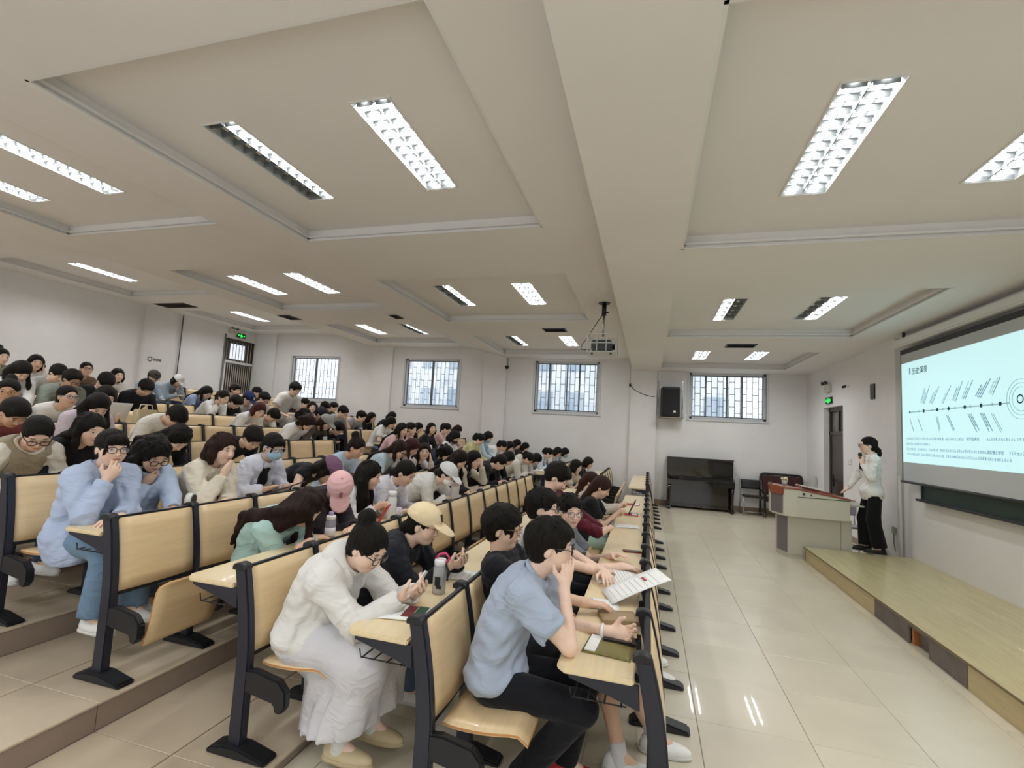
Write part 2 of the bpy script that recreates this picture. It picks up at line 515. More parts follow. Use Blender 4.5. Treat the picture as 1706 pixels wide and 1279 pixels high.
r = empty('door_2', (X_REAR, (DOOR_R[0] + DOOR_R[1]) / 2, zr))
w2 = (DOOR_R[1] - DOOR_R[0]) / 2; H = DOOR_R[2] - zr
f = MB()
for (a, z0, e, z1) in ((-w2, 0, -w2 + .06, H), (w2 - .06, 0, w2, H), (-w2, H - .07, w2, H)):
    f.box(-.15, a, z0, -.05, e, z1)
f.build('door_frame', m_door, r)
MB().box(-.14, -w2 + .06, .01, -.09, w2 - .06, 1.95).build('door_leaf', m_door, r)
MB().box(-.08, -w2 + .05, 1.95, .0, w2 - .05, 2.02).build('gate_rail', m_whitep, r)
MB().box(-.08, -w2 + .05, .02, .0, -w2 + .1, 1.97).build('gate_post', m_whitep, r)
m_gate = mat('gate_paint', (186, 178, 164), rough=.5)
for i in range(13):
    y = -w2 + .13 + i * (2 * w2 - .22) / 12
    MB().tube([(-.04, y, .05), (-.04, y, 1.95)], .013, 6).build('gate_bar', m_gate, r)
for i in range(9):
    y = -w2 + .12 + i * (2 * w2 - .24) / 8
    MB().tube([(-.04, y, 2.02), (-.04, y, H - .07)], .010, 6).build('gate_bar', m_gate, r)
MB().box(-.16, -w2 + .06, 2.0, -.14, w2 - .06, H - .07).build('transom_board', mat('transom_dark', (88, 78, 68), rough=.6), r)
MB().box(-.135, -.28, 2.10, -.13, .30, H - .14).build('transom_pane', mat('transom_day', (235, 240, 245), emit=(225, 235, 250), estr=1.2), r)
MB().tube([(.03, -w2 - .03, 0), (.03, -w2 - .03, H + .1)], .02, 8).build('hinge_pole', m_bar, r)
struct(r, 'barred metal gate door behind the top row', 'door')
# ================================================================ ceiling light fixtures
FW, FL, FD = .29, 1.21, .085
def fixture_meshes():
    d = {}
    w, l = FW / 2, FL / 2
    b = MB()
    for (x0, y0, x1, y1) in ((-w - .012, -l - .012, w + .012, -l), (-w - .012, l, w + .012, l + .012), (-w - .012, -l, -w, l), (w, -l, w + .012, l)):
        b.box(x0, y0, -.006, x1, y1, .01)
    d['frame'] = b.mesh('frame', m_whitep)
    b = MB()
    b.box(-w, -l, FD, w, l, FD + .006)
    for s in (-1, 1):
        b.prism([(s * w, 0), (s * w, FD), (s * (w - .02), FD)], 'y', -l, l)
        b.prism([(s * .003, 0.012), (s * .028, FD), (-s * .0, FD)], 'y', -l, l)
    b.box(-w, -l, 0, w, -l + .004, FD); b.box(-w, l - .004, 0, w, l, FD)
    d['reflector'] = b.mesh('reflector', m_refl)
    d['tube'] = MB().tube([(0, -l + .03, 0), (0, l - .03, 0)], .017, 10).mesh('tube', m_lampon)
    d['tube_off'] = MB().tube([(0, -l + .03, 0), (0, l - .03, 0)], .017, 10).mesh('tube_off', m_whitep)
    d['blade'] = MB().prism([(-.002, 0), (.002, 0), (.010, .04), (-.010, .04)], 'x', -w / 2 + .012, w / 2 - .012).mesh('blade', m_louv)
    return d
FM = fixture_meshes()
def fixture(x, y, z, on, label, detail):
    r = empty('ceiling_light', (x, y, z))
    tag(r, label, 'light', 'recessed louvre lights in the coffered ceiling')
    new_obj('frame', FM['frame'], r); new_obj('reflector', FM['reflector'], r)
    for s, lit in zip((-1, 1), on):
        new_obj('tube', FM['tube' if lit else 'tube_off'], r, (s * FW / 4, 0, .058))
        for i in range(11 if detail else 5):
            n = 11 if detail else 5
            new_obj('louvre_blade', FM['blade'], r, (s * FW / 4, -FL / 2 + FL * (i + .5) / n, .006))
        if lit:
            ld = bpy.data.lights.new('tube_light', 'AREA')
            ld.shape = 'RECTANGLE'; ld.size = .03; ld.size_y = 1.14
            ld.energy = LAMP_W / 2
            ld.color = (.955, .975, 1.0)
            lo = new_obj('tube_light', ld, r, (s * FW / 4, 0, .039))
    return r
ZONES = [('stage', ZA, (1.05, 2.17)), ('front benches', ZB, (-3.17, -1.88)), ('middle benches', ZC, (-7.21, -5.99)), ('top benches', ZD, (-11.29, -10.05))]
NTH = ('in the coffer over the camera', 'in the first coffer', 'in the middle coffer', 'in the coffer by the windows')
for zn, z, xs in ZONES:
    for j, y in enumerate(FIX_Y):
        for i, x in enumerate(xs):
            on = (1, 1)
            if (zn, j, i) in (('front benches', 1, 0), ('front benches', 2, 0), ('stage', 2, 1), ('front benches', 3, 0), ('middle benches', 3, 1)): on = (0, 1)
            if (zn, j, i) in (('stage', 2, 0),): on = (1, 0)
            side = ('further from the screen', 'closer to the screen')[i]
            fixture(x, y, z + CO - .002 - .0, on, 'louvre light above the %s, %s, %s' % (zn, NTH[j], side), j == 1)

# ceiling vents
def vent(x, y, z, w, d, label):
    r = empty('ceiling_vent', (x, y, z))
    tag(r, label, 'vent', 'air vents in the ceiling')
    f = MB()
    for (x0, y0, x1, y1) in ((-w / 2, -d / 2, w / 2, -d / 2 + .02), (-w / 2, d / 2 - .02, w / 2, d / 2), (-w / 2, -d / 2, -w / 2 + .02, d / 2), (w / 2 - .02, -d / 2, w / 2, d / 2)):
        f.box(x0, y0, -.012, x1, y1, .0)
    f.build('frame', m_dark, r)
    MB().box(-w / 2 + .01, -d / 2 + .01, -.003, w / 2 - .01, d / 2 - .01, 0).build('duct', mat('vent_dark', (48, 42, 36), rough=.9), r)
    sl = MB().box(-w / 2 + .02, -.012, -.010, w / 2 - .02, .012, -.006).mesh('slat', m_dark)
    for i in range(5):
        new_obj('slat', sl, r, (0, -d / 2 + d * (i + 1) / 6, 0), (.5, 0, 0))
vent(1.55, 9.42, ZA, .5, .34, 'dark ceiling vent above the stage')
vent(-1.87, 9.42, ZB, .46, .34, 'dark ceiling vent above the front benches')
vent(-8.2, 9.32, ZC, .32, .46, 'small dark ceiling vent above the middle benches')
vent(-5.42, 9.36, ZC - .005, .2, .34, 'narrow dark ceiling vent between two sloping ceiling bands')
vent(-11.95, 9.5, ZD, 1.0, .42, 'wide dark ceiling opening above the top benches')

# ================================================================ stage
S_X, S_Y, S_Z = 2.31, 8.43, .205
r = empty('stage', (S_X, S_Y, 0))
tag(r, 'low wooden stage platform with laminate boards below the screen', 'stage')
L = S_Y - Y_NEAR; D = X_FRONT - S_X
MB().box(.06, -L, 0, D, -.02, S_Z - .022).build('base', m_stageg, r)
nw = 7
for i in range(nw):
    x0 = -.02 + (D + .02) * i / nw; x1 = -.02 + (D + .02) * (i + 1) / nw
    y = 0.0; first = True
    while y > -L + .05:
        ln = random.choice((1.25, 1.6, 2.0)) if not first else random.uniform(.7, 1.9)
        y1 = max(y - ln, -L)
        MB().box(x0 + .0015, y1 + .0015, S_Z - .02, x1 - .0015, y - .0015, S_Z).build('plank', m_stage, r, bevel=.0015, seg=1)
        y = y1; first = False
MB().box(-.022, -L, S_Z - .016, -.018, 0, S_Z + .002).build('edge_trim', mat('stage_edge', (120, 98, 70), rough=.5), r)
for (a, e, m) in ((0, -2.33, m_stagef), (-2.34, -3.03, m_stageg), (-3.36, -3.87, m_stageg), (-3.88, -6.4, m_stagef), (-6.41, -L, m_stagef)):
    MB().box(.0, e, 0, .018, a, S_Z - .02).build('front_board', m, r, bevel=.002, seg=1)
MB().box(.0, -3.36, .15, .018, -3.03, S_Z - .02).build('front_board', m_stageg, r)
MB().box(.02, -3.08, 0, .06, -3.04, S_Z - .03).build('joist', mat('raw_wood', (170, 110, 60), rough=.7), r)
MB().box(0, -.018, 0, D - .9, 0, S_Z - .02).build('end_board', m_stagef, r)

# ================================================================ screen, slide, chalkboard
r = empty('projection_screen', (3.55, 7.07, 1.28))
tag(r, 'roll-down projection screen showing a pale blue timeline slide', 'screen')
yL, yR = 8.38 - 7.07, 5.70 - 7.07
def sb(y0, z0, y1, z1, nm, m, x=0.0, t=.006, parent=None):
    return MB().box(x, min(y0, y1), z0 - 1.28, x + t, max(y0, y1), z1 - 1.28).build(nm, m, parent or r)
sb(yL, 1.29, yR, 3.19, 'fabric', m_screen)
sb(yL, 3.00 + .12, yR, 3.19, 'black_border', m_black, -.002, .004)
sb(yL, 1.28, yL - .018, 3.19, 'black_border', m_black, -.002, .004)
sb(yR, 1.28, yR + .018, 3.19, 'black_border', m_black, -.002, .004)
MB().tube([(0, yL + .02, 1.285 - 1.28), (0, yR - .02, 1.285 - 1.28)], .018, 8).build('bottom_bar', m_dark, r)
cs = MB().box(-.05, yR - .12, 3.24 - 1.28, .06, yL + .12, 3.36 - 1.28)
cs.build('casing', m_whitep, r, bevel=.02, seg=2)
for yy in (yL - .1, yR + .1):
    MB().box(-.01, yy - .015, 3.36 - 1.28, .02, yy + .015, ZA - 1.28).build('hanger', m_dark, r)
slide = sb(8.345 - 7.07, 1.565, 5.79 - 7.07, 2.985, 'slide_image', m_slide, -.004, .003)
m_ink = mat('slide_ink', (50, 84, 104), rough=.9)
m_ink2 = mat('slide_ink_blue', (110, 150, 185), rough=.9, emit=(110, 160, 195), estr=.25)
m_ink3 = mat('slide_ink_pale', (168, 205, 214), rough=.9, emit=(168, 215, 220), estr=.35)
SX = -.0065
def stext(s, y, z, size, m, nm='slide_text', rot=0.0, parent=None, align='LEFT'):
    cu = bpy.data.curves.new(nm, 'FONT')
    cu.body = s; cu.size = size; cu.extrude = .0004; cu.offset = size * .004; cu.align_x = align
    to = bpy.data.objects.new(nm, cu); COL.objects.link(to)
    bpy.context.view_layer.update()
    me = bpy.data.meshes.new_from_object(to.evaluated_get(bpy.context.evaluated_depsgraph_get()))
    bpy.data.objects.remove(to); bpy.data.curves.remove(cu)
    me.materials.clear(); me.materials.append(m)
    o = new_obj(nm, me, parent or slide)
    # text runs toward -y, up is +z, facing -x
    R = Matrix(((0, 0, -1), (-1, 0, 0), (0, 1, 0)))
    o.matrix_local = Matrix.Translation((SX, y - 7.07, z - 1.28)) @ R.to_4x4() @ Matrix.Rotation(rot, 4, 'Z')
    return o
stext('历史演变', 8.05, 2.80, .10, m_ink)
MB().box(SX, 8.09 - 7.07, 2.81 - 1.28, SX + .001, 8.12 - 7.07, 2.90 - 1.28).build('slide_mark', m_ink2, slide)
MB().box(SX, 6.15 - 7.07, 2.262 - 1.28, SX + .001, 8.13 - 7.07, 2.276 - 1.28).build('timeline', m_ink3, slide)
for i, yy in enumerate((8.127, 7.881, 7.764, 7.567, 7.444, 7.322, 7.201, 7.067, 6.88, 6.779, 6.591, 6.404, 6.285)):
    big = i in (2, 4, 6, 8, 10, 12)
    rr = .024 if big else .018
    MB().lathe([(rr, 0), (rr, .0012)], 14).build('timeline_dot', m_ink if big or i == 0 else m_ink3, slide, (SX - .001, yy - 7.07, 2.271 - 1.28), (0, math.pi / 2, 0))
def strip(ya, za, yb, zb, wd, m, x=SX):
    dy, dz = yb - ya, zb - za; l = math.hypot(dy, dz); ny, nz = -dz / l * wd / 2, dy / l * wd / 2
    MB().prism([(ya - 7.07 + ny, za - 1.28 + nz), (yb - 7.07 + ny, zb - 1.28 + nz), (yb - 7.07 - ny, zb - 1.28 - nz), (ya - 7.07 - ny, za - 1.28 - nz)], 'x', x, x + .001).build('slide_line', m, slide)
rs = random.Random(3)
for i, (a, e) in enumerate((((7.751, 2.361), (7.611, 2.599)), ((7.559, 2.353), (7.395, 2.566)), ((7.319, 2.344), (7.14, 2.551)), ((7.059, 2.348), (6.909, 2.58)), ((6.88, 2.356), (6.721, 2.57)), ((6.599, 2.356), (6.417, 2.555)), ((6.399, 2.373), (6.267, 2.556)))):
    for k in range(2 + (i != 2) + (i in (0, 5))):
        o = .028 * k; s = rs.uniform(.45, 1) if k else 1
        strip(a[0] + o, a[1] + o * .3, a[0] + o + (e[0] - a[0]) * s, a[1] + o * .3 + (e[1] - a[1]) * s, .010, rs.choice((m_ink2, m_ink3)) if k else m_ink2)
for i, (a, e) in enumerate((((8.131, 2.183), (8.028, 1.993)), ((7.917, 2.18), (7.811, 2.003)), ((7.477, 2.182), (7.413, 1.998)), ((7.25, 2.191), (7.113, 1.995)), ((6.829, 2.187), (6.68, 1.98)), ((6.608, 2.187), (6.471, 1.978)), ((6.432, 2.179), (6.286, 1.97)))):
    for k in range(1 + (i > 1) + (i in (4, 5))):
        o = .028 * k; s = rs.uniform(.5, 1) if k else 1
        strip(a[0] - o, a[1] + .0, a[0] - o + (e[0] - a[0]) * s, a[1] + (e[1] - a[1]) * s, .010, m_ink2 if i != 6 else m_ink3)
# paragraph: rows of small character-like marks too blurred to read, with the few readable words
def glyphs(y0, y1, z, gaps=()):
    b = MB(); y = y0
    while y > y1:
        if not any(g1 <= y <= g0 for g0, g1 in gaps):
            for q in range(rs.choice((2, 3, 3))):
                z_ = z - 1.28 - .016 + q * rs.choice((.011, .013, .015)); a_ = rs.uniform(.003, .012)
                b.box(SX, y - 7.07 - rs.uniform(.026, .035), z_, SX + .001, y - 7.07 - a_, z_ + .0035)
            for q in range(rs.choice((1, 1, 2))):
                y_ = y - 7.07 - rs.uniform(.008, .030)
                b.box(SX, y_ - .0035, z - 1.28 - rs.uniform(.008, .018), SX + .001, y_, z - 1.28 + rs.uniform(.008, .018))
        y -= .038
    o = b.build('slide_paragraph', m_ink2, slide); o['kind'] = 'stuff'
glyphs(8.24, 5.86, 1.897, gaps=((7.33, 7.30), (6.93, 6.53)))
stext('科学技术史、', 6.87, 1.880, .046, m_ink2)
glyphs(8.24, 7.66, 1.826)
glyphs(8.24, 5.86, 1.755, gaps=((7.98, 7.94), (7.73, 7.70), (7.45, 7.42), (6.56, 6.20)))
stext('具有博士学位', 6.53, 1.738, .046, m_ink2)
glyphs(8.24, 6.15, 1.684, gaps=((7.9, 7.86), (7.35, 7.31)))
for rr in (.20, .16, .12):
    MB().tube([(SX, 5.985 - 7.07 + rr * math.cos(t * math.pi / 16), 2.30 - 1.28 + rr * math.sin(t * math.pi / 16)) for t in range(33)], .003, 4).build('slide_ring', m_ink3, slide)
stext('OI', 6.05, 2.255, .13, m_ink)

r = empty('chalkboard', (X_FRONT, 6.2, 1.05))
tag(r, 'dark green chalkboard half hidden under the projection screen', 'chalkboard')
MB().box(-.05, -1.8, .03, -.005, 1.82, 1.15).build('board', m_chalk, r)
MB().box(-.12, -1.85, 0, -.005, 1.87, .03).build('chalk_tray', m_dark, r, bevel=.004, seg=1)
MB().box(-.06, 1.82, .03, -.005, 1.86, 1.15).build('frame', m_dark, r)

# ================================================================ wall fittings
def exit_sign(loc, facing, label):
    """facing: unit x direction of the lit face"""
    r = empty('exit_sign', loc); tag(r, label, 'sign')
    s = facing
    MB().box(min(0, s * .03), -.17, -.07, max(0, s * .03), .17, .07).build('case', m_black, r, bevel=.004, seg=1)
    # running figure and arrows in green light
    f = MB(); x0, x1 = sorted((s * .031, s * .034))
    f.box(x0, -.03, -.05, x1, .03, .0); f.box(x0, -.018, .01, x1, .018, .046)
    f.prism([(-.02, -.055), (.0, -.055), (.055, -.005), (.04, .005)], 'x', x0, x1)
    f.box(x0, -.07, -.005, x1, -.03, .01); f.box(x0, .03, -.02, x1, .06, -.005)
    f.build('running_figure', m_green, r)
    for d in (-1, 1):
        MB().prism([(d * .14, 0), (d * .095, .035), (d * .095, -.035)], 'x', x0, x1).build('arrow', m_green, r)
exit_sign((X_FRONT - .001, 11.72, 2.70), -1, 'green exit sign above the dark brown door')
exit_sign((X_REAR + .03, 12.55, 4.26), 1, 'green exit sign above the barred gate door')
def emergency(loc, s, label):
    r = empty('emergency_light', loc); tag(r, label, 'light')
    MB().box(min(0, s * .07), -.14, -.08, max(0, s * .07), .14, .08).build('case', mat('aged_plastic', (205, 202, 188), rough=.5), r, bevel=.012)
    for d in (-1, 1):
        lp = MB().lathe([(.02, 0), (.045, .05), (.045, .06)], 12).build('lamp_head', m_dark, r, (s * .06, d * .09, .11), (0, s * math.pi / 2, 0))
    MB().box(min(s * .071, s * .073), -.03, -.03, max(s * .071, s * .073), .03, .0).build('indicator', m_dark, r)
emergency((X_FRONT - .001, 11.75, 2.96), -1, 'twin-head emergency light over the exit sign by the lectern')
emergency((X_REAR + .001, 12.25, 4.34), 1, 'twin-head emergency light over the barred gate door')
r = empty('security_camera', (X_FRONT, 10.70, 2.9)); tag(r, 'small security camera on the wall right of the exit sign', 'camera')
MB().box(-.05, -.03, -.02, 0, .03, .02).build('bracket', m_whitep, r)
MB().tube([(-.05, 0, .0), (-.11, 0, -.02)], .025, 10).build('lens_body', m_black, r)
tag(MB().box(-.02, -.08, -.13, 0, .08, .13).build('wall_box', m_black, None, (X_FRONT - .06, 9.48, 2.69), bevel=.006), 'black rectangular box mounted beside the projection screen', 'wall box')
r = empty('light_switch', (X_FRONT, 10.68, 1.47)); tag(r, 'white switch plate beside the dark brown door', 'switch')
MB().box(-.012, -.09, -.06, 0, .09, .06).build('plate', m_whitep, r, bevel=.003, seg=1)
for d in (-.045, .045):
    MB().box(-.018, d - .025, -.03, -.012, d + .025, .03).build('rocker', m_whitep, r, bevel=.002, seg=1)
r = empty('wall_outlet', (X_FRONT - .06, 8.80, .52)); tag(r, 'grey outlet box low on the wall behind the presenter', 'outlet')
MB().box(-.03, -.05, -.05, 0, .05, .05).build('case', mat('outlet_grey', (150, 155, 140), rough=.6), r, bevel=.006)
MB().tube([(-.02, 0, -.05), (-.03, -.02, -.15), (-.02, -.04, -.3)], .006, 6).build('cable', m_dark, r)
# sign lettering on the pilaster behind the top row
r = empty('wall_sign', (X_REAR + .121, 9.75, 3.05)); tag(r, 'small grey sign with a round mark on the pilaster behind the top row', 'sign')
m_sg = mat('sign_grey', (110, 108, 106), rough=.7)
MB().tube([(.003, -.12 + .055 * math.cos(t * math.pi / 8), .055 * math.sin(t * math.pi / 8)) for t in range(17)], .012, 6).build('round_mark', m_sg, r)
for i in range(3):
    MB().box(0, -.02 + i * .075, -.035, .004, .04 + i * .075, .03).build('character', m_sg, r)

# loudspeaker in its wall bracket
r = empty('wall_speaker', (.52, Y_FAR, 2.23)); tag(r, 'black wall loudspeaker in a metal bracket beside the window', 'speaker')
b = MB()
b.prism([(-.25, -.02), (.25, -.02), (.21, -.34), (-.21, -.34)], 'z', .03, .80)
b.build('cabinet', m_black, r, bevel=.02)
MB().box(-.19, -.349, .06, .19, -.341, .74).build('grille', mat('grille_black', (14, 14, 16), rough=.7, bump=.4, bscale=300), r, bevel=.006)
MB().box(.06, -.353, .14, .12, -.349, .19).build('badge', m_whitep, r)
for s in (-1, 1):
    MB().box(s * .3 - .012, -.02, 0, s * .3 + .012, 0, .98).build('bracket_rail', m_chrome, r)
MB().box(-.31, -.36, 0, .31, 0, .02).build('bracket_shelf', mat('bracket_tan', (150, 140, 125), rough=.5), r)
for s in (-1, 1):
    MB().tube([(s * .3, -.36, .02), (s * .3, -.01, .55)], .006, 6).build('bracket_stay', m_chrome, r)
tag(MB().tube([(-.5 + .62 * t, Y_FAR - .1, 3.05 - .27 * math.sin(t * math.pi / 2) ** .7 if t else 3.05) for t in [i / 10 for i in range(11)]], .008, 6).build('speaker_cable', m_dark), 'thin black cable sagging from the pilaster to the wall loudspeaker', 'cable')
tag(MB().box(-.54, Y_FAR - .14, 3.02, -.49, Y_FAR - .09, 3.10).build('cable_box', m_black), 'small black junction box on the pilaster edge near the loudspeaker', 'box')
r = empty('surveillance_camera', (-3.95, Y_FAR - .09, 3.42)); tag(r, 'small dark dome camera hanging on the pilaster by the middle window', 'camera')
MB().tube([(0, 0, .33), (0, -.02, .1)], .006, 6).build('cable', m_dark, r)
MB().lathe([(.02, 0), (.055, .03), (.06, .09), (.05, .1)], 12).build('dome', m_black, r, (0, -.06, 0))

# projector in a cage under the ceiling
r = empty('projector', (-.72, 7.47, ZB)); tag(r, 'caged ceiling projector hanging on a pole above the aisle', 'projector')
MB().lathe([(.09, -.012), (.09, 0)], 16).build('ceiling_plate', m_black, r)
MB().tube([(0, 0, 0), (0, 0, -.20)], .035, 12).build('sleeve', m_black, r)
MB().tube([(.03, 0, -.15), (.07, 0, -.15)], .012, 8).build('clamp_knob', m_black, r)
MB().tube([(0, 0, -.19), (0, 0, -.53)], .018, 10).build('pole', m_chrome, r)
cg = empty('cage', (0, 0, -.53), parent=r)
hx, hy, hz = .21, .22, .27
m_cage = mat('cage_white', (200, 202, 196), rough=.4)
for s in (-1, 1):
    for t in (-1, 1):
        MB().box(s * hx - .008, t * hy - .008, -hz, s * hx + .008, t * hy + .008, 0).build('cage_bar', m_cage, cg)
    for z in (0, -hz):
        MB().box(-hx, s * hy - .008, z - .008, hx, s * hy + .008, z + .008).build('cage_bar', m_cage, cg)
        MB().box(s * hx - .008, -hy, z - .008, s * hx + .008, hy, z + .008).build('cage_bar', m_cage, cg)
for t in (-.07, .07):
    MB().box(t - .007, -hy - .008, -hz, t + .007, -hy + .006, 0).build('cage_bar', m_cage, cg)
MB().box(-hx, -hy - .008, -hz / 2 - .007, hx, -hy + .006, -hz / 2 + .007).build('cage_bar', m_cage, cg)
MB().box(-hx, -hy, -hz - .012, hx, hy, -hz).build('cage_floor', m_cage, cg)
bd = MB().box(-.16, -.19, -.25, .15, .19, -.08).build('body', mat('projector_body', (70, 78, 76), rough=.25, metal=.3), r, (0, 0, -.53), bevel=.02)
MB().tube([(.15, .06, -.15), (.19, .06, -.15)], .045, 16).build('lens', m_black, bd)
for s in (-1, 1):
    MB().lathe([(.014, -.03), (.018, 0)], 10).build('foot', m_dark, r, (s * .14, -.2, -.53 - hz - .01))
MB().tube([(-.03, -.01, -.2), (-.12, -.03, -.35), (-.24, -.03, -.55), (-.32, -.02, -.66), (-.33, 0, -.73), (-.2, 0, -.74)], .007, 6).build('cable', m_dark, r)
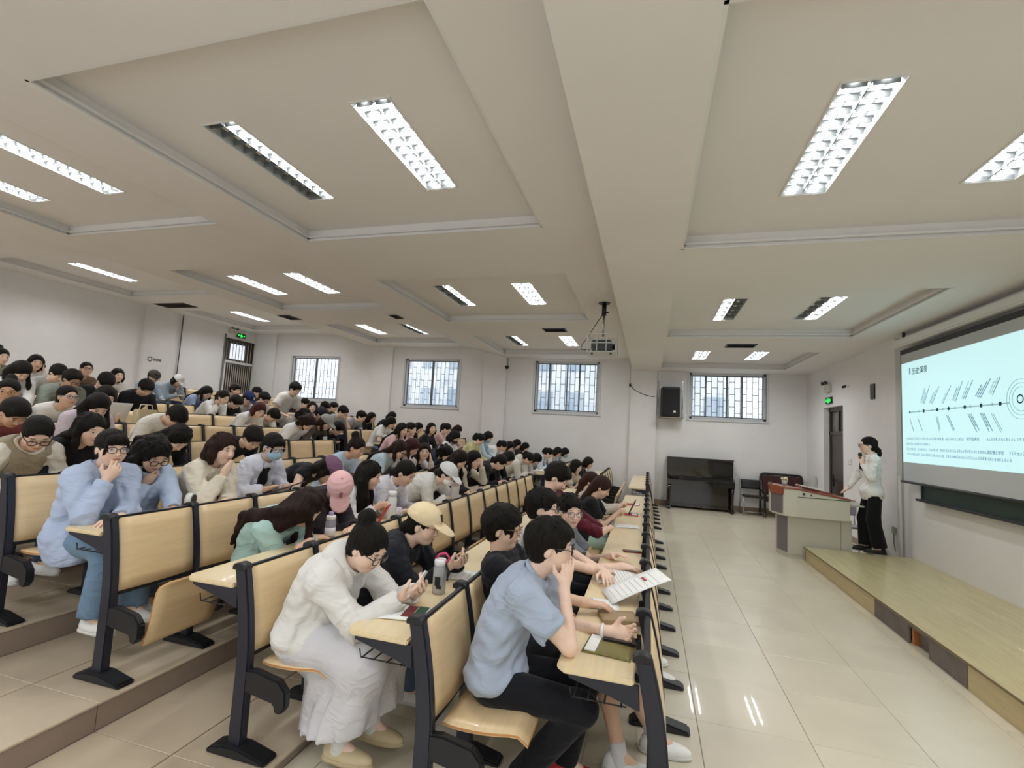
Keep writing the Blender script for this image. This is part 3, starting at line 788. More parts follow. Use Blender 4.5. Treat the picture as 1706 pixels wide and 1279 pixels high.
# every seated student: row, place along the row, head centre forward of the hip and above the floor, looks
PEOPLE = [
    dict(k=10, y=4.896, hx=0.269, hz=1.150, label='student in olive top with hair up, at the picture edge in the tenth row', hair='bun', top=('long', '8d8a74'), pose='fold', pitch=10),
    dict(k=8, y=4.089, hx=0.238, hz=1.162, label='student with long black hair bending down in a white top, eighth row', hair='drape', top=('long', 'e6e4e0'), pose='fold', pitch=40),
    dict(k=10, y=5.300, hx=0.333, hz=1.119, label='student with black hair leaning cheek on hand in white sleeves, tenth row', hair='bob', top=('long', 'e9e6e0'), pose='cheekL', pitch=8, yaw=-15),
    dict(k=7, y=3.346, hx=0.461, hz=1.029, label='student in thin gold glasses with tied dark hair, end of the seventh row', hair='bun', top=('long', 'c9c5bd'), pose='fold', pitch=10, yaw=-35, skin=2, glasses='b08a4a'),
    dict(k=6, y=2.850, hx=0.510, hz=0.980, label='student with short black hair bowed low beside the sixth-row end post', hair='short', top=('long', '8a4a50'), pose='write', pitch=35, skin=2),
    dict(k=5, y=2.469, hx=0.485, hz=1.006, label='student in khaki vest with cream sleeves and black glasses reading downward', hair='lowpony', top=('loose', 'efe9dc'), vest='9d917a', hipdx=0.14, pose='write', pitch=30, yaw=-20, glasses='1c1a1a'),
    dict(k=6, y=3.574, hx=0.393, hz=1.082, label='student in lavender padded jacket with long wavy black hair', hair='drape', top=('loose', 'd3c6cf'), pose='write', pitch=35, yaw=-12),
    dict(k=7, y=4.289, hx=0.429, hz=1.054, label='student with black hair holding up a white sheet in the seventh row', hair='bob', top=('long', '4a4348'), pose='hold', pitch=22, yaw=-10),
    dict(k=7, y=3.861, hx=0.476, hz=1.015, label='student in white sweater with low ponytail sitting upright in the seventh row', hair='lowpony', top=('long', 'f0ede8'), pose='fold', pitch=2, glasses='8a8a90', toplabel='white ribbed sweater'),
    dict(k=8, y=4.551, hx=0.398, hz=1.114, label='student in mottled grey-green jacket with short black hair, eighth row', hair='short', male=True, top=('loose', '8e968c'), pose='write', pitch=22, glasses='2a2a2a', skin=2),
    dict(k=9, y=4.952, hx=0.451, hz=1.075, label='student in grey shirt with bowed dark head in the ninth row', hair='short', male=True, top=('long', 'b9bab6'), pose='write', pitch=32),
    dict(k=10, y=6.013, hx=0.351, hz=1.109, label='student in brown top with glasses sitting upright against the back wall', hair='lowpony', top=('long', '6e5847'), pose='fold', pitch=-2, yaw=-15, glasses='2a2522'),
    dict(k=8, y=4.977, hx=0.377, hz=1.128, label='student in black tee with neck bent deep over the eighth-row desk', hair='short', male=True, top=('short', '1f2024'), pose='fold', pitch=48, yaw=-10),
    dict(k=10, y=6.487, hx=0.417, hz=1.064, label='student with black bob and pale blouse in the tenth row', hair='bob', top=('long', 'e3dcd6'), pose='fold', pitch=6, yaw=-10),
    dict(k=8, y=5.516, hx=0.423, hz=1.097, label='student in black long-sleeved shirt writing with bowed head in the eighth row', hair='short', male=True, top=('loose', '1b1b20'), pose='write', pitch=40, yaw=-10),
    dict(k=10, y=7.211, hx=0.341, hz=1.115, label='student in light blue top wearing a dark grey beanie, tenth row', hair='short', top=('long', 'a9bccb'), cap='4a4845', brim=False, pose='write', pitch=22, glasses='2b2b2b'),
    dict(k=11, y=8.440, hx=0.481, hz=1.010, label='student in blue-grey shirt wearing a white cap near the back wall', hair='bob', top=('loose', '9aa7b2'), cap='eceae6', pose='chinL', pitch=28),
    dict(k=6, y=4.318, hx=0.525, hz=1.008, label='student in cream shirt hunched with black head down, sixth row', hair='short', male=True, top=('loose', 'e9e3d8'), pose='write', pitch=55),
    dict(k=5, y=3.540, hx=0.519, hz=0.970, label='student in black with long black hair bent over the fifth-row desk', hair='long', top=('long', '19181c'), pose='write', pitch=45),
    dict(k=4, y=2.780, hx=0.222, hz=1.042, label='student in light blue shirt with curly black hair, hand over mouth', hair='curly', top=('loose', 'b4c4dc'), collar='b9c8de', hipdx=0.08, pose='mouthR', pitch=25, yaw=-12, glasses='191717', skin=1, puff=1.06),
    dict(k=5, y=2.834, hx=0.453, hz=1.035, label='student in black with long straight hair behind the light blue shirts, fifth row', hair='long', top=('long', '1d1c20'), pose='write', pitch=15, hairlen=0.36),
    dict(k=9, y=7.407, hx=0.480, hz=1.010, label='student in blue and white top with long black hair, ninth row', hair='long', top=('long', '93a4c4'), pose='chinL', pitch=30),
    dict(k=8, y=6.800, hx=0.543, hz=1.055, label='student in white top with ponytail and hand to face, eighth row', hair='pony', top=('long', 'e8e6e4'), pose='cheekR', pitch=18),
    dict(k=9, y=8.170, hx=0.384, hz=1.124, label='student in black with short hair in front of the barred gate', hair='short', male=True, top=('long', '22222a'), pose='write', pitch=15),
    dict(k=8, y=7.250, hx=0.370, hz=0.995, label='student in plain black tee with bowed head below the barred gate', hair='short', male=True, top=('loose', '1c1d1f'), pose='write', pitch=42),
    dict(k=8, y=7.650, hx=0.256, hz=1.088, label='student wearing a navy cap in the eighth row', hair='short', male=True, top=('long', 'b9b2b0'), cap='232b52', capmark='e8e8f0', pose='write', pitch=28),
    dict(k=10, y=9.675, hx=0.506, hz=1.028, label='student in black cap with a red collar near the barred gate', hair='short', male=True, top=('long', '3a3438'), collar='a8434a', cap='17171a', pose='write', pitch=15),
    dict(k=8, y=8.050, hx=0.251, hz=1.118, label='student with short dark hair and glasses beside the standing man', hair='short', male=True, top=('loose', 'c6b8ae'), pose='write', pitch=30, glasses='2a2a2c'),
    dict(k=7, y=6.600, hx=0.529, hz=1.014, label='student in white top with reddish brown short hair, seventh row', hair='bob', haircol='4a2422', top=('long', 'efeceb'), pose='phone', pitch=25, yaw=-20),
    dict(k=7, y=7.080, hx=0.384, hz=0.938, label='student with black hair bowed low beside the reddish-haired one, seventh row', hair='short', top=('long', 'd8cfbd'), pose='fold', pitch=50),
    dict(k=9, y=10.190, hx=0.505, hz=0.985, label='student in black behind the standing man, ninth row', hair='short', top=('long', '26262c'), pose='write', pitch=20),
    dict(k=8, y=9.255, hx=0.461, hz=1.028, label='student resting a pink cheek on folded arms below the two-pane window', hair='bob', top=('long', 'c9b3bc'), pose='fold', pitch=5, yaw=-40),
    dict(k=8, y=9.735, hx=0.430, hz=1.055, label='student in lavender top with short black hair below the two-pane window', hair='short', top=('long', 'b5a9c2'), pose='write', pitch=35),
    dict(k=9, y=11.261, hx=0.565, hz=0.960, label='student with short black hair in the ninth row by the window wall', hair='short', male=True, top=('long', '3d4048'), pose='write', pitch=18),
    dict(k=7, y=9.032, hx=0.420, hz=1.099, label='student in grey tee with hand on forehead at the aisle end of the seventh row', hair='short', male=True, top=('short', 'a4a6a4'), pose='foreL', pitch=32, yaw=-5),
    dict(k=6, y=6.615, hx=0.489, hz=1.002, label='student in white jacket with curly brown hair leaning far over the desk', hair='curly', haircol='2c1a16', top=('loose', 'efece8'), pose='spread', pitch=42),
    dict(k=6, y=7.000, hx=0.538, hz=1.015, label='student with long brown hair under a grey cap, sixth row', hair='long', haircol='33201a', top=('long', '5a5048'), cap='9a9a94', pose='write', pitch=22),
    dict(k=6, y=7.420, hx=0.482, hz=0.919, label='student in black with short hair bent low at the sixth-row end', hair='short', top=('long', '1e1e22'), pose='fold', pitch=38),
    dict(k=7, y=8.198, hx=0.518, hz=1.015, label='student in dark cap behind the grey cap, seventh row', hair='short', male=True, top=('long', '2f2c35'), cap='26222b', pose='write', pitch=25),
    dict(k=7, y=7.727, hx=0.508, hz=0.982, label='student with dark hair and white collar bent forward, seventh row', hair='bob', top=('long', 'dedad6'), pose='fold', pitch=40),
    dict(k=5, y=4.396, hx=0.557, hz=0.970, label='student in black shirt with short black hair, face down in the fifth row', hair='short', male=True, top=('long', '18181c'), pose='fold', pitch=38, yaw=-15, skin=1),
    dict(k=4, y=3.787, hx=0.380, hz=1.091, label='student in white blazer wearing a pale blue face mask, reading a tablet', hair='lowpony', top=('loose', 'dfe1ee'), collar='e4e6f0', vneck=1, inner='17171b', open=0.08, mask='a9c8dc', hipdx=0.1, pose='tablet', pitch=17, yaw=-12, fringe=1, glasses='8d99a5'),
    dict(k=4, y=3.213, hx=0.391, hz=1.083, label='student in cream jacket with brown bob and hand at mouth', hair='bob', haircol='2f1d17', top=('loose', 'ece2cd'), collar='eee5d2', hipdx=0.1, pose='mouthR', pitch=10, watch=(-1, '3a3038')),
    dict(k=4, y=4.351, hx=0.597, hz=0.860, label='student in black sleeveless top and mauve cap slumped on the desk', hair='bob', top=('sleeveless', '19191d'), cap='7d5a72', pose='slump', pitch=45, yaw=30, roll=-15),
    dict(k=3, y=3.470, hx=0.353, hz=0.974, label='student in pink cap and black top bowed low in the third row', hair='lowpony', top=('loose', '2a2125'), cap='e3b4b4', pose='fold', pitch=42, yaw=-50, brimtilt=22, capmark='8f5f66'),
    dict(k=4, y=5.066, hx=0.430, hz=1.055, label='student in light blue tee with hair in a bun, fourth row', hair='bun', haircol='1d1411', top=('short', 'c4d6e8'), pose='fold', pitch=18, skin=2),
    dict(k=7, y=9.608, hx=0.510, hz=1.023, label='student in grey top with short black hair behind the aisle-side panel', hair='short', male=True, top=('long', '9d9ba0'), pose='cup', pitch=20),
    dict(k=7, y=10.080, hx=0.478, hz=1.013, label='student all in black with black hair, second beyond the aisle in the seventh row', hair='bob', top=('long', '1d1d20'), pose='fold', pitch=15),
    dict(k=7, y=11.159, hx=0.396, hz=1.080, label='student with rounded black hair in dark clothes under the second window', hair='bob', top=('long', '222227'), pose='write', pitch=25),
    dict(k=6, y=9.360, hx=0.403, hz=1.074, label='student in white tee with black hair bowed at the aisle desk, sixth row', hair='bob', top=('short', 'eeeeec'), pose='write', pitch=32),
    dict(k=5, y=8.114, hx=0.361, hz=1.103, label='student in pink top with long black hair at the aisle end, fifth row', hair='long', top=('long', 'e2bcbc'), pose='write', pitch=12, yaw=-10),
    dict(k=5, y=8.519, hx=0.334, hz=1.119, label='student in rose shirt with short hair beside the pink top, fifth row', hair='short', top=('long', 'd8b3b2'), pose='chinR', pitch=8),
    dict(k=6, y=10.473, hx=0.507, hz=0.983, label='student with dark hair behind the rose shirt, sixth row', hair='bob', top=('long', '26262b'), pose='write', pitch=18),
    dict(k=5, y=9.542, hx=0.283, hz=1.144, label='student in black jacket looking up with mouth open, fifth row', hair='bob', top=('long', '222226'), pose='fold', pitch=-4, yaw=-35),
    dict(k=5, y=10.409, hx=0.255, hz=1.156, label='student in salmon top with black ponytail, fifth row', hair='pony', top=('long', 'd9b4ac'), pose='fold', pitch=30),
    dict(k=5, y=10.906, hx=0.323, hz=1.125, label='student with dark brown hair by the wall end of the fifth row', hair='bob', haircol='241713', top=('long', 'c7a8a4'), pose='fold', pitch=30),
    dict(k=4, y=8.565, hx=0.222, hz=1.168, label='student in white shirt with black hair and dark mask, fourth row', hair='bob', top=('loose', 'ecebe9'), mask='2b2c33', pose='write', pitch=28),
    dict(k=4, y=9.705, hx=0.325, hz=1.123, label='student in yellow-green shirt with black ponytail, fourth row by the wall', hair='pony', top=('loose', 'cfc99a'), pose='write', pitch=32, hairlen=0.12),
    dict(k=4, y=10.400, hx=0.276, hz=1.171, label='student in pale blue shirt wearing a blue mask, fourth row by the wall', hair='bob', top=('long', 'b8ccda'), mask='8fb4c8', pose='write', pitch=30),
    dict(k=4, y=10.900, hx=0.490, hz=0.974, label='student in white shirt with black hair down, fourth row beyond the aisle', hair='pony', top=('loose', 'eeedec'), pose='write', pitch=30, hairlen=0.14),
    dict(k=4, y=11.318, hx=0.532, hz=0.954, label='student in pale pink top resting chin on hands, fourth row beyond the aisle', hair='bob', top=('long', 'e5d8da'), pose='chinR', pitch=25),
    dict(k=4, y=6.009, hx=0.477, hz=1.013, label='student in pale blue tee with long brown hair and glasses, fourth row', hair='long', haircol='2a1a14', top=('short', 'c7dbe8'), pose='write', pitch=25, glasses='3a2c28'),
    dict(k=4, y=6.350, hx=0.489, hz=1.039, label='student with reddish brown hair in white blouse, fourth row', hair='long', haircol='451f22', top=('long', 'e8e2e4'), pose='fold', pitch=28, yaw=10),
    dict(k=4, y=6.800, hx=0.474, hz=0.965, label='smiling student in black with white sleeves looking toward the camera', hair='long', haircol='211512', top=('long', 'e4dcdc'), vest='17171a', pose='cheekL', pitch=4, yaw=-60, hairlen=0.22),
    dict(k=4, y=7.437, hx=0.557, hz=0.923, label='student in navy shirt with messy black hair, fourth row', hair='curly', top=('loose', '1f2636'), pose='fold', pitch=35),
    dict(k=3, y=5.978, hx=0.376, hz=1.094, label='student with long dark brown hair hanging beside her face, third row', hair='drape', haircol='1d1311', top=('long', '221d20'), pose='fold', pitch=28),
    dict(k=3, y=6.471, hx=0.405, hz=1.074, label='student in black top with beige lace sleeves, hand in hair', hair='long', haircol='1a1110', top=('long', 'cfc5b4'), vest='171618', pose='foreL', pitch=15, yaw=-20, hairlen=0.2),
    dict(k=3, y=7.434, hx=0.492, hz=0.998, label='student in black shirt with black hair writing, third row', hair='lowpony', top=('loose', '18171b'), pose='write', pitch=38),
    dict(k=3, y=3.980, hx=0.298, hz=1.037, label='student in white tee with very long black hair, third row', hair='drape', top=('loose', 'efeff0'), pose='phone', pitch=15, yaw=20, hairlen=0.4),
    dict(k=3, y=4.388, hx=0.446, hz=1.041, label='student in pale lavender shirt with tied black hair, third row', hair='lowpony', top=('loose', 'e3e0e8'), collar='e6e3ea', pose='write', pitch=22, skin=1),
    dict(k=3, y=5.272, hx=0.519, hz=0.970, label='student in white sweater and white cap holding the brim', hair='lowpony', top=('loose', 'ebe9e4'), cap='ecedee', pose='brimL', pitch=22, yaw=-5, mask='f0efee'),
    dict(k=4, y=12.119, hx=0.493, hz=0.998, label='student with black hair near the wall end of the fourth row', hair='bob', top=('long', 'b9b0a8'), pose='fold', pitch=25),
    dict(k=4, y=12.742, hx=0.563, hz=0.913, label='student with round black hair in dark top, last in the fourth row', hair='bob', top=('long', '3a3133'), pose='fold', pitch=25),
    dict(k=3, y=7.983, hx=0.460, hz=1.029, label='student in black with hair over the face behind the black shirt, third row', hair='bob', top=('long', '1b1a1d'), pose='fold', pitch=38),
    dict(k=3, y=9.243, hx=0.510, hz=0.979, label='student in cream hoodie with head bowed, third row by the aisle', hair='pony', top=('loose', 'ebe6da'), hood=1, pose='fold', pitch=45, hairlen=0.1),
    dict(k=3, y=9.804, hx=0.540, hz=0.945, label='student with glossy black hair next to the cream hoodie, third row', hair='bob', top=('long', 'e4e0da'), pose='fold', pitch=45),
    dict(k=3, y=11.395, hx=0.479, hz=1.012, label='student in pale blue shirt with ponytail over an open book', hair='pony', top=('loose', 'c9d6e2'), pose='write', pitch=30, hairlen=0.1),
    dict(k=3, y=12.400, hx=0.512, hz=1.012, label='student in white top second in the far third-row trio', hair='bob', top=('long', 'e6dfe0'), pose='fold', pitch=28),
    dict(k=3, y=12.900, hx=0.616, hz=0.988, label='student in dotted blouse wearing a blue mask by the window wall', hair='bob', top=('long', 'c3ccd0'), mask='8fb6cc', pose='fold', pitch=28),
    dict(k=2, y=9.147, hx=0.443, hz=1.044, label='student in beige tee with cheek on fist, second row beyond the aisle', hair='bob', top=('short', 'd8ccb8'), pose='cheekL', pitch=15),
    dict(k=2, y=10.851, hx=0.464, hz=1.026, label='student with black hair resting chin on arms, second row by the wall', hair='bob', top=('long', '2a2528'), pose='chinR', pitch=20),
    dict(k=1, y=4.500, hx=-0.107, hz=1.300, label='student in maroon shirt with black hair looking down, first row', hair='short', male=True, top=('loose', '5b1f2b'), pose='phone', pitch=38),
    dict(k=1, y=6.400, hx=-0.006, hz=1.097, label='student with long light brown hair in the first row behind the black tee', hair='back', haircol='3c2419', top=('long', 'c9beb4'), pose='phone', pitch=32),
    dict(k=1, y=5.750, hx=0.192, hz=1.109, label='student in black tee with long brown hair bent over a tablet, first row', hair='back', haircol='38211a', top=('short', '17181c'), pose='phone', pitch=32, bottom=('trousers', 'a9c4b8')),
    dict(k=1, y=3.480, hx=-0.018, hz=1.171, label='student with short black hair and glasses looking to the stage, first row', hair='short', male=True, top=('short', 'c9ccd0'), pose='fold', pitch=4, glasses='2d2826'),
    dict(k=1, y=3.950, hx=0.106, hz=1.090, label='student with round glasses turned toward the camera, arm on the front desk', hair='short', male=True, top=('short', '6f7276'), pose='reach', pitch=5, yaw=-55, glasses='6b625c', bottom=('shorts', '22252b'), knees=((0.5, -0.14), (0.5, 0.12)), ankles=((0.74, -0.16), (0.7, 0.1)), socks='ececec'),
    dict(k=1, y=2.950, hx=-0.152, hz=1.107, label='student in black tee with dark mop of hair and glasses, first row', hair='short', male=True, fringe=1, puff=1.08, top=('short', '16161c'), pose='reach1', pitch=3, yaw=0, glasses='7a5a3a', bottom=('shorts', '3a3d44'), knees=((0.5, -0.16, 0.5), (0.5, 0.1, 0.5)), ankles=((0.6, -0.22), (0.78, 0.02)), socks='ececec'),
    dict(k=1, y=2.420, hx=0.249, hz=1.157, label='student in light blue-grey polo with hand on cheek, end of first row', hair='short', male=True, top=('short', 'a9b4c6', 0.022), collar='a9b4c6', pose='polo', pitch=6, yaw=8, glasses='1a1a1c', bottom=('trousers', '15161b', 0.012), shoes=('c82a34', 'eeeeee'), knees=((0.44, -0.06, 0.47), (0.43, 0.16)), ankles=((0.16, -0.02), (0.34, 0.18)), watch=(1, 'f1efee')),
    dict(k=2, y=2.350, hx=0.306, hz=1.002, label='student in white hooded cardigan and long white skirt using a phone', hair='bun', top=('loose', 'eceae4', 0.034), hood=1, vneck=1, inner='efeaee', open=0.055, pose='phone1', pitch=22, yaw=-6, glasses='121214', bottom=('skirt', 'dcd9dc', 0.07), shoes=('cdbb96', 'bba985'), socks='f0efec', puff=1.05, ankles=((0.3, -0.1), (0.36, 0.1)), face=1.12, wide=1.12),
    dict(k=3, y=2.950, hx=0.455, hz=0.903, label='student in mint green jacket with very long dark brown hair, leaning on the desk', hair='cape', haircol='24130e', top=('loose', 'a8c6c0', 0.03), hipdx=0.1, pose='fold', pitch=30, yaw=70, hairlen=0.5),
    dict(k=2, y=2.950, hx=0.342, hz=1.022, label='student in black jacket and beige cap bent over a phone', hair='lowpony', top=('loose', '1d1e25'), cap='e8d3ac', capmark='3a3026', pose='phone1', pitch=17, yaw=4),
    dict(k=4, y=2.420, hx=0.301, hz=1.100, label='student in long pale blue shirt and jeans with fist at mouth, row end', hair='lowpony', fringe=1, top=('loose', 'b2c0da', 0.036), collar='b7c5de', hem=1, inner='eef0f2', open=0.045, hipdx=0.12, pose='mouthR', pitch=4, yaw=-14, glasses='161416', bottom=('trousers', '708aa2', 0.03), shoes=('e6e4de', 'd8d6d0')),
]
# ================================================================ lecture benches
m_maple = mat('maple_laminate', (228, 200, 156), rough=.38, var=.055, vscale=3.0, stretch=(14, 1.2, 14), rand=1, coat=.1)
m_mapletop = mat('maple_desktop', (232, 212, 172), rough=.32, var=.05, vscale=3.0, stretch=(14, 1.2, 14), rand=1, coat=.15)
m_ply = mat('ply_edge_orange', (198, 140, 82), rough=.5)
m_post = mat('bench_post_navy', (36, 38, 50), rough=.38, bump=.03, bscale=200)
m_cap = mat('bench_cap_black', (24, 25, 30), rough=.45)

def post_x(z, h):      # centre line of the post, 0 at the top
    t = z / h
    return .075 * (1 - max(0, (t - .45) / .55) ** 1.7)
def post_mesh(h):
    n = 10
    b = MB()
    prof_f, prof_b = [], []
    for i in range(n + 1):
        z = .04 + (h - .055) * i / n
        x = post_x(z, h)
        w = .042 - .006 * (i / n)
        prof_f.append((x + w, z)); prof_b.append((x - w, z))
    b.prism(prof_f + prof_b[::-1], 'y', -.024, .024)
    return b.mesh('post', m_post, bevel=.008, seg=2)
def cap_mesh(h):
    b = MB()
    x = post_x(h, h)
    prof = [(x - .040, h - .035)] + [(x - .040 * math.cos(a), h - .02 + .022 * math.sin(a)) for a in [math.pi * i / 8 for i in range(9)]] + [(x + .040, h - .035)]
    b.prism(prof, 'y', -.028, .028, smooth=True)
    return b.mesh('post_cap', m_cap, bevel=.004, seg=1)
def foot_mesh():
    b = MB()
    x0, x1 = -.075, .285
    prof = [(x0, 0), (x1, 0), (x1 - .01, .022), (.13, .052), (.02, .052), (x0 + .015, .026)]
    b.prism(prof, 'y', -.05, .05)
    return b.mesh('foot', m_cap, bevel=.009, seg=2)
def arm_mesh():
    # seat bracket: a sloping plastic arm forward of the post
    prof = [(.10, .30), (.10, .405), (.16, .41), (.30, .385), (.345, .34), (.35, .27), (.325, .235), (.29, .235), (.275, .275), (.20, .285)]
    return MB().prism(prof, 'y', -.022, .022).mesh('seat_bracket', m_cap, bevel=.008, seg=2)
def panel_mesh(h, w, z0, z1):
    def fn(u, v):
        z = z0 + (z1 - z0) * v
        return (post_x(z, h) + .012 + .012 * math.sin(math.pi * u), (u - .5) * w, z)
    return MB().grid(fn, 6, 6, thick=(.014, 0, 0)).mesh('back_panel', m_maple)
def rail_mesh(h, w, z, t, dx):
    return MB().box(post_x(z, h) + dx - .014, -w / 2, z - t, post_x(z, h) + dx + .016, w / 2, z + t * .6).mesh('rail', m_cap, bevel=.006, seg=2)
def seat_mesh():
    # flat position; hinge line at x=0; y centre
    w, d = .45, .38
    def fn(u, v):
        x = d * u
        y = (v - .5) * w * (1 - .10 * max(0, (u - .75) / .25) ** 2 - .05 * max(0, (.12 - u) / .12))
        z = -.012 * math.sin(math.pi * min(1, u * 1.1)) - .05 * max(0, (u - .82) / .18) ** 2 + .004
        return (x, y, z)
    return MB().grid(fn, 10, 6, thick=(0, 0, -.014)).mesh('seat', m_maple)
def seat_edge_mesh():
    w, d = .452, .381
    def fn(u, v):
        x = d * u
        y = (v - .5) * w * (1 - .10 * max(0, (u - .75) / .25) ** 2 - .05 * max(0, (.12 - u) / .12))
        z = -.012 * math.sin(math.pi * min(1, u * 1.1)) - .05 * max(0, (u - .82) / .18) ** 2 + .004
        return (x, y, z - .002)
    return MB().grid(fn, 10, 6, thick=(0, 0, -.009)).mesh('seat_edge', m_ply)
def desk_mesh(L):
    x0, x1 = -.355, -.03
    c = .035
    prof = [(x1, -.02), (x1, L + .02), (x0 + c, L + .02), (x0, L + .02 - c), (x0, -.02 + c), (x0 + c, -.02)]
    return MB().prism(prof, 'z', -.024, 0).mesh('desktop', m_mapletop, bevel=.006, seg=2)
def desk_arm_mesh():
    prof = [(-.01, -.024), (-.30, -.024), (-.30, -.04), (-.12, -.085), (-.005, -.12)]
    return MB().prism(prof, 'y', -.012, .012).mesh('desk_bracket', m_post, bevel=.003, seg=1)
def rack_mesh(L):
    b = MB()
    for x in (-.08, -.15, -.22, -.28):
        b.tube([(x, .03, -.135), (x, L - .03, -.135)], .004, 5)
    n = max(2, int(L / .26))
    for i in range(n + 1):
        y = .04 + (L - .08) * i / n
        b.tube([(-.06, y, -.05), (-.06, y, -.137), (-.29, y, -.137), (-.30, y, -.10)], .0035, 5)
    o = b.mesh('book_rack', m_cap)
    return o
HM = {}
for hh in sorted({row_h(k) for k in range(NROW)}):
    z1 = hh - .022; z0 = hh - .44
    HM[hh] = dict(post=post_mesh(hh), cap=cap_mesh(hh), panel=panel_mesh(hh, MOD - .045, z0 + .006, z1 - .004), top=rail_mesh(hh, MOD - .045, z1, .011, .012), bot=rail_mesh(hh, MOD - .045, z0, .016, .016))
FOOT, ARM, SEAT, SEDGE, DARM = foot_mesh(), arm_mesh(), seat_mesh(), seat_edge_mesh(), desk_arm_mesh()
ORD = ['front-most', 'first', 'second', 'third', 'fourth', 'fifth', 'sixth', 'seventh', 'eighth', 'ninth', 'tenth', 'eleventh', 'twelfth']
OCC = {}       # (row, block, seat) -> taken, filled from PEOPLE before the benches are built
DESK_DZ = .108
def desk_z(k):         # top of the desk a student of row k writes on
    return row_floor(k - 1) + row_h(k - 1) - DESK_DZ
def seat_of(k, y):
    for bi, (y0, n) in enumerate(row_blocks(k)):
        i = int((y - y0) / MOD)
        if y0 <= y <= y0 + n * MOD:
            return (k, bi, i)
    return None
def bench(k, bi, y0, n):
    h = row_h(k); g = HM[h]
    r = empty('lecture_bench', (row_x(k), y0, row_floor(k)))
    where = ('camera side of the aisle', 'window side of the aisle')[bi]
    if k == 0:
        tag(r, 'front-most maple desk panel row without seats, %s' % where, 'bench', 'tiered lecture benches')
    else:
        tag(r, 'maple and navy bench of the %s seat row, %s' % (ORD[k], where), 'bench', 'tiered lecture benches')
    L = n * MOD
    for i in range(n + 1):
        p = new_obj('post', g['post'], r, (0, i * MOD, 0))
        new_obj('post_cap', g['cap'], p)
        new_obj('foot', FOOT, p, (0, 0, 0))
        if k > 0:
            new_obj('seat_bracket', ARM, p)
        if k < NROW - 1:
            new_obj('desk_bracket', DARM, p, (0, 0, h - DESK_DZ))
    for i in range(n):
        y = (i + .5) * MOD
        p = new_obj('back_panel', g['panel'], r, (0, y, 0))
        new_obj('top_rail', g['top'], p); new_obj('bottom_rail', g['bot'], p)
        if k > 0:
            up = not OCC.get((k, bi, i))
            rot = (0, math.radians(-4), 0) if not up else (0, math.radians(68), 0)
            s = new_obj('seat', SEAT, r, (.135, y, .425) if not up else (.20, y, .44), rot)
            if up:      # folded: the board hangs almost upright
                s.rotation_euler = (0, math.radians(-78), 0); s.location = (.30, y, .20)
            new_obj('seat_edge', SEDGE, s)
    if k < NROW - 1:
        d = new_obj('desktop', desk_mesh(L), r, (0, 0, h - DESK_DZ))
        new_obj('book_rack', rack_mesh(L), r, (0, 0, h - DESK_DZ))
    return r
for _p in PEOPLE:
    _s = seat_of(_p['k'], _p['y'])
    if _s: OCC[_s] = True
for k in range(NROW):
    for bi, (y0, n) in enumerate(row_blocks(k)):
        bench(k, bi, y0, n)
# ================================================================ piano
m_piano = mat('piano_black_gloss', (16, 13, 16), rough=.08, coat=.6)
m_piano_reflect = mat('piano_lower_reflection', (34, 20, 22), rough=.1, coat=.6)  # reddish reflection put into the base colour of the lower panel
r = empty('upright_piano', (1.24, 12.98, 0)); tag(r, 'glossy black upright piano standing against the window wall', 'piano')
W = .77
MB().box(-W, .02, .06, W, .30, 1.24).build('case', m_piano, r, bevel=.006)
MB().box(-W - .01, -.02, 1.235, W + .01, .31, 1.262).build('lid', m_piano, r, bevel=.006)
MB().box(-W + .04, .008, .80, W - .04, .02, 1.22).build('upper_panel', m_piano, r, bevel=.003, seg=1)
MB().box(-W + .04, .008, .13, W - .04, .02, .60).build('lower_panel', m_piano_reflect, r, bevel=.003, seg=1)
MB().box(-W, -.26, .60, W, .05, .68).build('key_bed', m_piano, r, bevel=.008)
MB().prism([(-.24, .68), (-.24, .72), (-.16, .78), (.04, .80), (.04, .68)], 'x', -W + .05, W - .05).build('fallboard', m_piano, r, bevel=.004, seg=1)
for s in (-1, 1):
    MB().prism([(-.26, .68), (-.26, .74), (-.10, .82), (.03, .84), (.03, .68)], 'x', s * W - (.05 if s > 0 else 0), s * W + (.05 if s < 0 else 0)).build('cheek', m_piano, r, bevel=.004, seg=1)
    lg = MB().tube([(s * (W - .05), -.20, .60), (s * (W - .05), -.215, .45), (s * (W - .05), -.19, .25), (s * (W - .05), -.205, .06)], [.05, .036, .03, .034], 10).build('leg', m_piano, r)
    MB().box(s * (W - .05) - .05, -.27, .03, s * (W - .05) + .05, .05, .075).build('toe_block', m_piano, r, bevel=.01)
    MB().lathe([(.02, 0), (.028, .015), (.02, .03)], 10).build('caster', m_dark, r, (s * (W - .05), -.2, 0))
MB().box(-W, .0, .055, W, .05, .12).build('plinth', m_piano, r, bevel=.004, seg=1)
for i in (-1, 0, 1):
    MB().box(i * .09 - .02, -.09, .065, i * .09 + .02, .01, .085).build('pedal', mat('brass', (150, 120, 60), rough=.3, metal=.9), r, bevel=.006)

